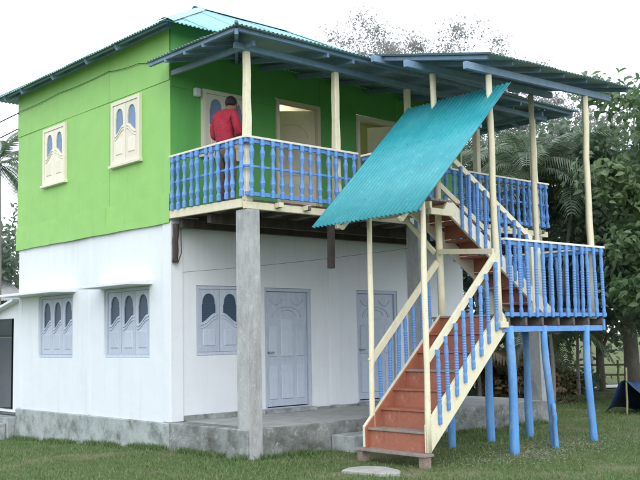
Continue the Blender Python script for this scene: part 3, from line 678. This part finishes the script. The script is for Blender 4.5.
# left: lean-to annex and its slab
an = tag(empty('lean_to_annex', (.2, 6.5, -.2)), 'low white lean-to with dark doorway joined to the end of the house', 'annex')
AX = (Vector((.04, 0, 0)), Vector((0, -1, 0)), Vector((0, 0, 1)), Vector((-1, 0, 0)))
board('wall', AX, [(-8.4, .3), (-5.22, .3), (-5.22, 2.43), (-8.4, 1.75)], [rect(-6.6, .33, -5.5, 2.08)], .14, 'white', an)
board('doorway_shade_board', AX, rect(-6.7, .2, -5.4, 2.15), [], .04, 'dark', an, -.5)  # black board set behind the opening, its colour stands in for the shade inside
MB().hexa([(-.12, 5.22, 2.40), (2.5, 5.22, 2.40), (2.5, 8.6, 1.70), (-.12, 8.6, 1.70), (-.12, 5.22, 2.45), (2.5, 5.22, 2.45), (2.5, 8.6, 1.75), (-.12, 8.6, 1.75)]).build('roof_slab', 'white', an, (-.1, 5.3, 2.4), .005)
box('side_wall', (.08, 8.2, -.2), (2.4, 8.34, 1.72), 'white', an)
box('plinth', (-.18, 5.235, -.6), (2.4, 8.5, .22), 'concrete', an, .012)
box('door_step', (-.42, 5.30, -.6), (-.185, 7.0, .12), 'concrete', an, .012)
# wires
def cable(name, pts, label, r=.007, sag=0):
    pts = [Vector(p) for p in pts]; P2 = []
    for a, b in zip(pts[:-1], pts[1:]):
        for k in range(8):
            t = k/8; P2.append(a.lerp(b, t)-Vector((0, 0, sag*4*t*(1-t))))
    P2.append(pts[-1]); o = MB().tube(P2, r, 6).build(name, 'wire', None, pts[0], 0, True); return tag(o, label, 'cable')
cable('wall_cable', [(-.056, 5.2, 6.05), (-.056, 3.56, 6.08), (-.056, 1.78, 6.08), (-.056, .83, 6.0), (-.056, .02, 5.88)], 'thin black cable running along the green side wall under the eaves', .005, .02)
cable('power_line', [(-.056, 5.2, 6.03), (-1.5, 16, 6.6)], 'upper overhead wire sagging away from the far house corner', .012, .5)
cable('power_line', [(-.056, 5.22, 5.72), (-1.5, 16, 5.9)], 'lower overhead wire sagging away from the far house corner', .012, .45)
cable('clothes_line', [(.2, -.02, 2.62), (3.4, -D+.2, 3.0)], 'thin wire strung under the balcony from wall to pillar', .0025, .03)

# ------------------------------------------------------------------ person
def skin(name, chains, m, parent, loc, sub=2):
    # chains: list of lists of (pos, (rx,ry)); first chain's first vertex is the root; a chain may start at an existing point
    vs = []; es = []; rad = []; key = {}
    for ch in chains:
        prev = None
        for p, r in ch:
            k = tuple(round(c, 4) for c in p)
            if k not in key: key[k] = len(vs); vs.append(Vector(p)); rad.append(r if isinstance(r, tuple) else (r, r))
            i = key[k]
            if prev is not None and prev != i: es.append((prev, i))
            prev = i
    me = bpy.data.meshes.new(name); me.from_pydata(vs, es, []); o = bpy.data.objects.new(name, me); COL.objects.link(o)
    md = o.modifiers.new('s', 'SKIN'); md.use_smooth_shade = True
    for i, r in enumerate(rad): me.skin_vertices[0].data[i].radius = r
    me.skin_vertices[0].data[0].use_root = True
    md2 = o.modifiers.new('u', 'SUBSURF'); md2.levels = sub; md2.render_levels = sub
    dg = bpy.context.evaluated_depsgraph_get(); ev = o.evaluated_get(dg); nm = bpy.data.meshes.new_from_object(ev)
    nm.materials.clear(); nm.materials.append(MATS[m]); nm.polygons.foreach_set('use_smooth', [True]*len(nm.polygons))
    bpy.data.objects.remove(o); res = bpy.data.objects.new(name, nm)
    return res
PL = Vector((.33, -.95, ZF+.003)); pr = tag(empty('person', PL), 'person in red pullover and khaki trousers leaning over a phone on the balcony', 'person')
pr.rotation_euler = (0, 0, R(-80))       # figure built facing +Y, turned towards the wall and along the balcony
def addp(o):
    COL.objects.link(o); o.parent = pr; return o
def ch(*a): return list(a)
hipz, chest, neck = .90, 1.27, 1.43
armL = [((-.17, .01, 1.37), .065), ((-.225, .0, 1.22), .055), ((-.25, .02, 1.08), .05), ((-.17, .17, 1.06), .042), ((-.09, .29, 1.13), .036)]
armR = [((.17, .01, 1.37), .065), ((.225, .0, 1.22), .055), ((.25, .02, 1.08), .05), ((.17, .17, 1.06), .042), ((.09, .29, 1.13), .036)]
def arm(a, k): return [(p, r*k) for p, r in a]
body = skin('body', [
    ch(((0, 0, .92), (.13, .1)), ((0, .005, 1.1), (.125, .09)), ((0, 0, 1.3), (.15, .1)), ((0, .03, 1.41), (.068, .066)), ((0, .08, 1.465), (.058, .06)), ((0, .135, 1.50), (.074, .084)), ((0, .17, 1.56), (.084, .10)), ((0, .155, 1.635), (.06, .07))),
    ch(((0, .0, 1.3), .1), *arm(armL, .85), ((-.05, .34, 1.16), .026)),
    ch(((0, .0, 1.3), .1), *arm(armR, .85), ((.05, .34, 1.16), .026)),
    ch(((0, 0, .92), .1), ((-.095, 0, .86), .09), ((-.10, .02, .5), .055), ((-.10, 0, .1), .04), ((-.105, .02, .05), .035), ((-.11, .13, .03), .03)),
    ch(((0, 0, .92), .1), ((.095, 0, .86), .09), ((.10, .03, .5), .055), ((.11, .0, .1), .04), ((.115, .02, .05), .035), ((.12, .13, .03), .03))], 'skin', pr, PL)
addp(body)
hands = []
for s in (-1, 1):
    base = Vector((s*.05, .34, 1.16))
    for k in range(4):
        a = base+Vector((s*(.012-.016*k)*-1, .012, .02-.012*k)); l = (.03, .034, .032, .026)[k]
        addp(skin('finger', [ch((tuple(a), .009), (tuple(a+Vector((-s*.008, l, .012))), .0085), (tuple(a+Vector((-s*.03, l*1.15, .022))), .007))], 'skin', pr, PL, 1))
    addp(skin('thumb', [ch((tuple(base+Vector((0, 0, .012))), .011), (tuple(base+Vector((-s*.012, .02, .04))), .0095), (tuple(base+Vector((-s*.018, .035, .06))), .008))], 'skin', pr, PL, 1))
addp(skin('pullover', [
    ch(((0, .0, .93), (.165, .125)), ((0, .0, 1.0), (.165, .125)), ((0, -.02, 1.15), (.175, .13)), ((0, -.02, 1.3), (.18, .125)), ((0, .02, 1.40), (.105, .092)), ((0, .062, 1.452), (.076, .076))),
    ch(((0, -.02, 1.3), .1), *arm(armL, 1.2)), ch(((0, -.02, 1.3), .1), *arm(armR, 1.2))], 'red_knit', pr, PL))
addp(skin('trousers', [
    ch(((0, 0, .96), (.145, .11)), ((0, 0, .86), (.15, .115))),
    ch(((0, 0, .86), .1), ((-.095, .0, .78), .098), ((-.10, .02, .5), .075), ((-.10, 0, .1), .062), ((-.10, 0, .05), .062)),
    ch(((0, 0, .86), .1), ((.095, .0, .78), .098), ((.10, .03, .5), .075), ((.11, .0, .1), .062), ((.11, 0, .05), .062))], 'khaki', pr, PL))
addp(skin('hair', [ch(((0, .085, 1.515), (.072, .06)), ((0, .12, 1.575), (.096, .094)), ((0, .15, 1.635), (.088, .096)), ((0, .17, 1.672), (.05, .06)))], 'hair', pr, PL))
addp(skin('nose', [ch(((0, .262, 1.535), .010), ((0, .275, 1.508), .014), ((0, .266, 1.50), .011))], 'skin', pr, PL, 1))
for s in (-1, 1):
    addp(skin('ear', [ch(((s*.094, .17, 1.57), (.01, .018)), ((s*.098, .17, 1.545), (.011, .02)), ((s*.09, .172, 1.52), (.008, .012)))], 'skin', pr, PL, 1))
    addp(skin('eye', [ch(((s*.034, .26, 1.548), .009), ((s*.038, .26, 1.548), .009))], 'hair', pr, PL, 1))
    addp(skin('shoe', [ch(((s*.105, -.045, .035), (.04, .034)), ((s*.108, .06, .035), (.042, .036)), ((s*.115, .16, .028), (.038, .026)))], 'shoe', pr, PL))
addp(skin('mouth', [ch(((-.024, .235, 1.476), .006), ((0, .243, 1.474), .007), ((.024, .235, 1.476), .006))], 'khaki', pr, PL, 1))
ph = tag(MB().box((-.036, -.005, -.07), (.036, .005, .07)).build('phone', 'dark', None, (0, 0, 0), .003), 'dark phone held in the hands of the person on the balcony', 'phone')
mw = Matrix.Translation(PL) @ Matrix.Rotation(R(-80), 4, 'Z') @ Matrix.Translation((0, .385, 1.21)) @ Matrix.Rotation(R(-35), 4, 'X')
ph.matrix_world = mw

# ------------------------------------------------------------------ foliage
def leaves_mesh(name, C, Nn, S, m, asp=.5, fold=.18, rnd=None):
    n = len(C); Nn = Nn/np.linalg.norm(Nn, axis=1, keepdims=True)
    T = rng.normal(size=(n, 3)); T -= Nn*np.sum(T*Nn, 1, keepdims=True); T /= np.linalg.norm(T, axis=1, keepdims=True)
    T[:, 2] -= .35; T /= np.linalg.norm(T, axis=1, keepdims=True)
    B_ = np.cross(Nn, T); S = S[:, None]
    up = Nn*S*fold; W = B_*S*asp*.5; bow = Nn*S*.12
    v = np.stack([C-T*S*.5, C+T*S*.5-bow*1.4, C+W*.8-T*S*.22+up*.8, C+W-T*S*-.08+up*.7, C-W*.8-T*S*.22+up*.8, C-W-T*S*-.08+up*.7], 1).reshape(-1, 3)
    me = bpy.data.meshes.new(name); me.vertices.add(6*n); me.vertices.foreach_set('co', v.ravel())
    idx = (np.arange(n)[:, None]*6+np.array([0, 2, 3, 1, 0, 1, 5, 4])).ravel(); me.loops.add(8*n); me.loops.foreach_set('vertex_index', idx); me.polygons.add(2*n)
    me.polygons.foreach_set('loop_start', np.arange(2*n)*4); me.update(calc_edges=True)
    at = me.attributes.new('rnd', 'FLOAT', 'POINT'); r_ = rng.random(n) if rnd is None else rnd
    at.data.foreach_set('value', np.repeat(r_, 6).astype(np.float32)); me.materials.append(MATS[m]); return me
def tree(name, label, x, y, h, cr, group, leafm='leaf_broad', barkm='bark', nl=5000, ls=.16, base=.35, clumps=26, trunk_r=.13, asp=.5, tight=.42, limb=9, fill=1.0, seed=0):
    rnd = np.random.default_rng(seed+int(x*100)+int(y*77)+5000); z0 = float(gz(np.array(x), np.array(y)))-.1
    t = tag(empty(name, (x, y, z0)), label, 'tree', group); lean = rnd.normal(0, .04, 2)*h
    tp = [Vector((x+lean[0]*k*k, y+lean[1]*k*k, z0+h*.82*k)) for k in np.linspace(0, 1, 8)]
    mb = MB().tube(tp, [trunk_r*(1.25-1.05*k) for k in np.linspace(0, 1, 8)], 9); tips = []
    for i in range(limb):
        k = base*.8+(.95-base*.8)*i/limb; a = i*2.4+rnd.random(); s = tp[0].lerp(tp[-1], k)
        L = cr*(.95-.35*abs(k-.6)); e = s+Vector((math.cos(a)*L, math.sin(a)*L, L*(.25+.4*rnd.random())))
        mid_ = s.lerp(e, .5)+Vector((0, 0, L*.08)); r0 = trunk_r*(1-k)*.7+.012
        mb.tube([s, mid_, e], [r0, r0*.6, r0*.2], 6); tips += [e, mid_]
    mb.build('trunk', barkm, t, (x, y, z0), 0, True)
    cz = z0+h*(base+(1-base)/2); H = h*(1-base)/2; cs = [np.array(p) for p in tips]
    while len(cs) < clumps:
        d = rnd.normal(size=3); d /= np.linalg.norm(d); d *= rnd.random()**.4*fill; cs.append(np.array((x+lean[0]*.6+d[0]*cr, y+lean[1]*.6+d[1]*cr, cz+d[2]*H)))
    cs = np.array(cs); which = rnd.integers(0, len(cs), nl); sc = tight*cr*(.5+.7*rnd.random(len(cs)))
    off = rnd.normal(size=(nl, 3))*sc[which][:, None]*.5*np.array([1, 1, .7]); C = cs[which]+off
    C[:, 2] = np.maximum(C[:, 2], z0+.15)
    Nn = off*1.2/ (np.linalg.norm(off, axis=1, keepdims=True)+1e-5)+np.array([0, 0, 1.3])+rnd.normal(size=(nl, 3))*.6
    cl = rnd.random(len(cs)); me = leaves_mesh('crown', C-np.array([x, y, z0]), Nn, ls*(.6+.8*rnd.random(nl)), leafm, asp, rnd=np.clip(cl[which]*.6+rnd.random(nl)*.5-.05, 0, 1))
    inst('crown', me, t, (x, y, z0)); return t
FR = {}
def frond_mesh(L=2.2, droop=.9, nleaf=26, m='leaf_palm', wl=.5):
    key = (L, droop, nleaf, m)
    if key in FR: return FR[key]
    vs = []; fs = []; rr = []
    def cur(t): return Vector((L*t*(1-.18*t), 0, L*(.45*t-droop*t*t)))
    for i in range(9):
        a, b = cur(i/9), cur((i+1)/9); w = .022*(1-i/10); k = len(vs)
        vs += [a+Vector((0, -w, 0)), a+Vector((0, w, 0)), b+Vector((0, w, 0)), b+Vector((0, -w, 0)), a+Vector((0, 0, -w)), b+Vector((0, 0, -w))]; fs += [(k, k+1, k+2, k+3), (k, k+3, k+5, k+4), (k+1, k+4, k+5, k+2)]; rr += [.6]*6
    for i in range(nleaf):
        t = .12+.88*i/nleaf; p = cur(t); d = (cur(min(1, t+.03))-p).normalized(); ll = wl*math.sin(math.pi*(.12+.82*t))+.1
        for s in (-1, 1):
            o = Vector((0, s, 0)); e = p+(d*.55+o*.75+Vector((0, 0, -.25-.25*random.random())))*ll; mdl = p+(d*.42+o*.62+Vector((0, 0, .05)))*ll*.55; w = d*.028
            k = len(vs); vs += [p-w*.4, p+w*.4, mdl+w, e, mdl-w]; fs += [(k, k+1, k+2, k+4), (k+4, k+2, k+3)]; q = random.random(); rr += [q]*5
    me = bpy.data.meshes.new('frond'); me.from_pydata(vs, [], fs); at = me.attributes.new('rnd', 'FLOAT', 'POINT'); at.data.foreach_set('value', rr)
    me.materials.append(MATS[m]); FR[key] = me; return me
def palm(name, label, x, y, h, nf, L, group, r=.1, droop=.8, m='leaf_palm', stems=1):
    z0 = float(gz(np.array(x), np.array(y)))-.1; t = tag(empty(name, (x, y, z0)), label, 'palm', group)
    for s in range(stems):
        dx, dy = (random.uniform(-.5, .5), random.uniform(-.5, .5)) if stems > 1 else (0, 0); hh = h*random.uniform(.7, 1) if stems > 1 else h
        top = Vector((x+dx*1.8, y+dy*1.8, z0+hh)); bs = Vector((x+dx*.3, y+dy*.3, z0))
        MB().tube([bs.lerp(top, k)+Vector((.06*math.sin(k*3), 0, 0)) for k in np.linspace(0, 1, 8)], [r*(1.15-.5*k) for k in np.linspace(0, 1, 8)], 9).build('trunk', 'bark_pale', t, bs, 0, True)
        for i in range(nf):
            a = i*2.4+random.random()*.4; el = R(-15+70*(i/nf)+random.uniform(-8, 8))
            inst('frond', frond_mesh(L, droop, 28, m), t, top+Vector((0, 0, .0)), (random.uniform(-.2, .2), -el+R(5), a), random.uniform(.8, 1.1))
    return t
GR = 'dense trees beyond the lawn'
T = [  # x, y, h, crown radius, leaf, label, nl, ls, base
    (11.5, -2.3, 8.5, 1.55, 'leaf_bright', 'leafy tree with big bright leaves close behind the landing roof post', 6500, .19, .3),
    (13.4, .2, 8.2, 1.8, 'leaf_broad', 'broad leaved tree with thick brown trunk rising behind the blue tarpaulin', 6500, .19, .34),
    (17.2, 3.4, 7.4, 2.2, 'leaf_broad', 'mid green rounded tree behind the palms, showing past the landing roof', 8000, .18, .25),
    (15.6, -2.2, 9.8, 2.4, 'leaf_bright', 'tall bright leaved tree at the end of the tree belt past the tarpaulin', 6000, .2, .25),
    (16.5, 4.5, 7.0, 2.6, 'leaf_dark', 'dark tree standing behind the palms beyond the house end', 8000, .18, .2),
    (17.5, 1.6, 8.0, 2.6, 'leaf_dark', 'tall dark tree closing the gap behind the thick brown trunk', 8000, .18, .28),
    (16.8, 7.4, 7.2, 2.6, 'leaf_dark', 'dark spreading tree behind the balcony end', 8000, .18, .08),
    (18.5, -1.0, 9.4, 2.5, 'leaf_dark', 'dark tree behind the tall bright leaved tree', 7000, .18, .28),
    (14.2, 9.0, 6.2, 2.6, 'leaf_dark', 'dark bushy tree hidden mostly by the house end wall', 6000, .18, .08)]
for i, (x, y, h, c, lm, lb, nl, ls, bs) in enumerate(T):
    tree('broadleaf_tree', lb, x, y, h, c, GR, lm, 'bark', nl, ls, bs, 40, .17 if i == 1 else .11, .55, .38, 12, seed=i)
palm('areca_palm', 'clump of feathery palms behind the balcony end, tallest of the palms', 13.9, 5.0, 7.3, 18, 2.7, 'palms behind the house', .08, .75, 'leaf_palm', 3)
palm('areca_palm', 'feathery palm clump between balcony end and landing roof post', 11.9, 1.9, 5.9, 18, 2.5, 'palms behind the house', .08, .75, 'leaf_palm', 3)
palm('areca_palm', 'palm with long drooping fronds seen between balcony posts', 12.2, 3.4, 6.1, 17, 2.6, 'palms behind the house', .09, .85, 'leaf_palm', 2)
palm('areca_palm', 'low young palm with arching fronds beside the landing', 11.2, -2.6, 1.9, 10, 1.8, 'palms behind the house', .05, .7, 'leaf_palm', 1)
palm('areca_palm', 'short palm with drooping fronds under the landing trees', 10.6, .6, 1.7, 10, 1.7, 'palms behind the house', .06, .8, 'leaf_palm', 1)
palm('areca_palm', 'small palm with browned fronds seen below the landing', 10.2, 2.4, 1.0, 9, 1.5, 'palms behind the house', .06, .9, 'leaf_dry', 1)
palm('betel_palm', 'slender tall palm with pale trunk beyond the annex', 2.3, 11.6, 6.6, 11, 1.7, 'palms behind the house', .09, .6, 'leaf_palm', 1)
for i, (x, y, h, c, lb) in enumerate(((5.6, 17.0, 7.0, 2.6, 'dark tree behind the slender palm at the annex side'), (3.2, 15.5, 5.4, 2.2, 'dark bushy tree under the slender palm at the annex side'), (.6, 19.5, 5.2, 2.4, 'dark low tree far beyond the annex doorway'))):
    tree('broadleaf_tree', lb, x, y, h, c, 'trees behind the annex', 'leaf_dark', 'bark', 4500, .2, .08, 30, .12, .5, .5, 9, seed=40+i)
# slim stems of saplings and undergrowth on the right
for i, (x, y, h, lb) in enumerate(((12.0, -.9, 4.6, 'thin pale sapling stem nearest the blue tarpaulin'), (13.4, -.9, 4.6, 'thin pale sapling just behind the tarpaulin ridge'), (12.9, 2.0, 4.4, 'thin sapling midway between tarpaulin and landing legs'), (14.3, 2.3, 4.8, 'thin sapling behind the landing legs'), (15.0, .2, 5, 'thin sapling beside the thick brown trunk'))):
    tree('sapling', lb, x, y, h, .9, 'thin saplings under the trees', 'leaf_broad', 'bark_pale', 900, .18, .55, 12, .045, .5, .5, 4, seed=60+i)
for i, (x, y, h, c, lb) in enumerate(((11.2, 1.8, 1.1, .9, 'low bush below the landing beyond the veranda slab'), (12.2, -3.4, .7, .7, 'low bush behind the blue tarpaulin'), (15.6, 3.4, .6, .7, 'low bush at the foot of the thick brown trunk'), (12.4, 4.2, 1.5, 1.2, 'leafy bush beneath the palm clumps'), (17.0, 6.0, 1.2, 1.2, 'dry bush far behind the landing legs'), (10.6, 4.4, 1.3, 1.0, 'bush near the far house corner under the palms'))):
    t = tree('bush', lb, x, y, h, c, 'bushes under the trees', 'leaf_dry' if i in (0, 4) else 'leaf_broad', 'bark', 2200, .14, .05, 18, .03, .5, .6, 5, seed=80+i); t['category'] = 'bush'
# sparse fine-leaved trees far behind the roof
for i, (x, y, h, c, lb) in enumerate(((19.2, 15.0, 15.0, 2.5, 'sparse fine leaved tree behind the main roof slope, first from the ridge'), (20.4, 13.4, 14.2, 2.6, 'sparse fine leaved tree over the joint of veranda and landing roofs'), (21.8, 12.1, 14.7, 2.6, 'sparse fine leaved tree rising highest over the landing roof'), (21.9, 9.3, 13.1, 2.1, 'sparse fine leaved tree over the outer half of the landing roof'), (22.4, 7.0, 11.0, 2.2, 'small sparse tree seen in the gap between the two roofs'))):
    tree('sparse_tree', lb, x, y, h, c, 'sparse trees behind the roof', 'leaf_fine', 'bark_pale', 11000, .105, .66, 120, .10, .5, .24, 26, fill=1.0, seed=100+i)

# ------------------------------------------------------------------ far things
tr = tag(empty('tarpaulin_shelter', (9.5, -2.2, 0)), 'low dark blue tarpaulin slung over sticks on the lawn under the trees', 'tarpaulin')
tv = []; nu, nv = 14, 10
for i in range(nu+1):
    for j in range(nv+1):
        a = i/nu; b = j/nv; z = .62*(1-abs(2*a-1)**1.3)*(1-.12*math.sin(b*math.pi))+.03*math.sin(b*9+a*5)+.02
        tv.append((8.98+1.7*b+.05*math.sin(a*8), -2.72+1.05*a+.06*math.sin(b*7), z+.04*math.sin(a*13+b*4)))
tf = [(i*(nv+1)+j, (i+1)*(nv+1)+j, (i+1)*(nv+1)+j+1, i*(nv+1)+j+1) for i in range(nu) for j in range(nv)]
o = mesh('cloth', tv, tf, 'tarp', tr, smooth=True); md = o.modifiers.new('t', 'SOLIDIFY'); md.thickness = .006
for x, y, h in ((8.95, -2.2, .9), (10.75, -2.15, .8), (9.05, -2.8, .65)): pole('stick', (x, y, -.05), (x+.05, y, h), .022, .018, 'bamboo', tr, 7)
pv = []
for k in range(13):
    t = k/12; c_ = Vector((15.5, 12.0, 0)).lerp(Vector((28, -13, 0)), t); w_ = Vector((.9, .45, 0))*(1.5+.25*math.sin(k*1.7))
    for q in (c_-w_, c_+w_): pv.append((q.x, q.y, float(gz(np.array(q.x), np.array(q.y)))+.03))
tag(mesh('path', pv, [(2*k, 2*k+1, 2*k+3, 2*k+2) for k in range(12)], 'pale_bank'), kind='structure')
fe = tag(empty('bamboo_fence', (16, 5, -.2)), 'rough bamboo rail fence along the pale path behind the trees', 'fence')
for k in range(9):
    t = k/8; p = Vector((16.4, 6.0, 0)).lerp(Vector((22.5, -5.0, 0)), t); pole('post', (p.x, p.y, -.25), (p.x, p.y, .75), .04, .035, 'bamboo', fe, 7)
for z in (.3, .6): pole('fence_rail', (16.4, 6.0, z), (22.5, -5.0, z+.05), .03, .03, 'bamboo', fe, 7, .05)
sh = tag(empty('tin_shed', (1.0, 13.0, -.25)), 'small shed with grey tin roof beyond the annex', 'shed')
box('wall', (.2, 13.2, -.4), (3.4, 15.6, 2.55), 'old_wood', sh)
corrugated(sh, (-.2, 14.4, 3.5), (1, 0, 0), (0, -1.7, -.75), 4.0, lambda u: (0, 1.86), 'tin_grey', under='tin_grey')
corrugated(sh, (-.2, 14.4, 3.5), (1, 0, 0), (0, 1.7, -.75), 4.0, lambda u: (0, 1.86), 'tin_grey', under='tin_grey')

# ------------------------------------------------------------------ grass
def blades(name, n, hmean, m, area, wid=.006, lay=False, label=None):
    P = area(n); n = len(P); a = rng.random(n)*6.283; h = hmean*(.45+1.1*rng.random(n)); w = wid*(.6+.8*rng.random(n))
    d = np.stack([np.cos(a), np.sin(a), np.zeros(n)], 1); ln = rng.normal(size=(n, 3))*.5; ln[:, 2] = 1.0 if not lay else .25
    tip = P+ln*h[:, None]; v = np.stack([P-d*w[:, None], P+d*w[:, None], tip], 1).reshape(-1, 3)
    me = bpy.data.meshes.new(name); me.vertices.add(3*n); me.vertices.foreach_set('co', v.ravel()); me.loops.add(3*n)
    me.loops.foreach_set('vertex_index', np.arange(3*n)); me.polygons.add(n); me.polygons.foreach_set('loop_start', np.arange(n)*3); me.update(calc_edges=True)
    at = me.attributes.new('rnd', 'FLOAT', 'POINT'); at.data.foreach_set('value', np.repeat(rng.random(n), 3).astype(np.float32)); me.materials.append(MATS[m])
    return tag(link(bpy.data.objects.new(name, me)), label, kind='stuff')
def patch(x, y):   # cover varies in patches
    return .5+.5*np.sin(x*1.3+1.1*np.sin(y*.9))*np.cos(y*1.1+.8*np.sin(x*1.7))
def area_lawn(n):
    r = np.sqrt(rng.random(n*2)*(27**2-8.5**2)+8.5**2); keep = rng.random(len(r)) < np.clip((14/r)**1.3, 0, 1); r = r[keep]
    an_ = yaw+R(24)*(2*rng.random(len(r))-1); x = CAM.x+r*np.sin(an_); y = CAM.y+r*np.cos(an_)
    ok = ~((x > -.04) & (x < HW+.1) & (y > -D) & (y < 8.5)); ok &= rng.random(len(x)) < .16+.84*patch(x, y)**1.3
    x, y = x[ok], y[ok]; return np.stack([x, y, gz(x, y)-.004], 1)[:n]
blades('grass', 200000, .04, 'grass', area_lawn, .006, False, 'short patchy lawn grass round the house')
def area_edge(n):
    k = rng.random(n); x = np.where(k < .55, -.05-np.abs(rng.normal(0, .07, n)), rng.random(n)*6.5+.1); y = np.where(k < .55, rng.random(n)*7.1-1.9, -D-.02-np.abs(rng.normal(0, .12, n)))
    ok = np.sin(x*5+y*4.3)+np.sin(y*9.1+x*3) > -.6; return np.stack([x, y, gz(x, y)-.004], 1)[ok]
blades('dry_grass', 26000, .032, 'leaf_dry', area_lawn, .006, True, 'dry straw coloured blades scattered through the lawn')
blades('plinth_grass', 9000, .075, 'grass', area_edge, .007, False, 'taller grass tufts along the foot of the plinth')
def area_clip(n):
    x = 3.3+rng.normal(0, 1.1, n); y = -4.25+rng.normal(0, .38, n)+.15*np.sin(x*2); return np.stack([x, y, gz(x, y)+.012+.012*rng.random(n)], 1)
blades('grass_clippings', 3200, .035, 'clipping', area_clip, .008, True, 'pale cut clippings strewn round the blue landing legs')
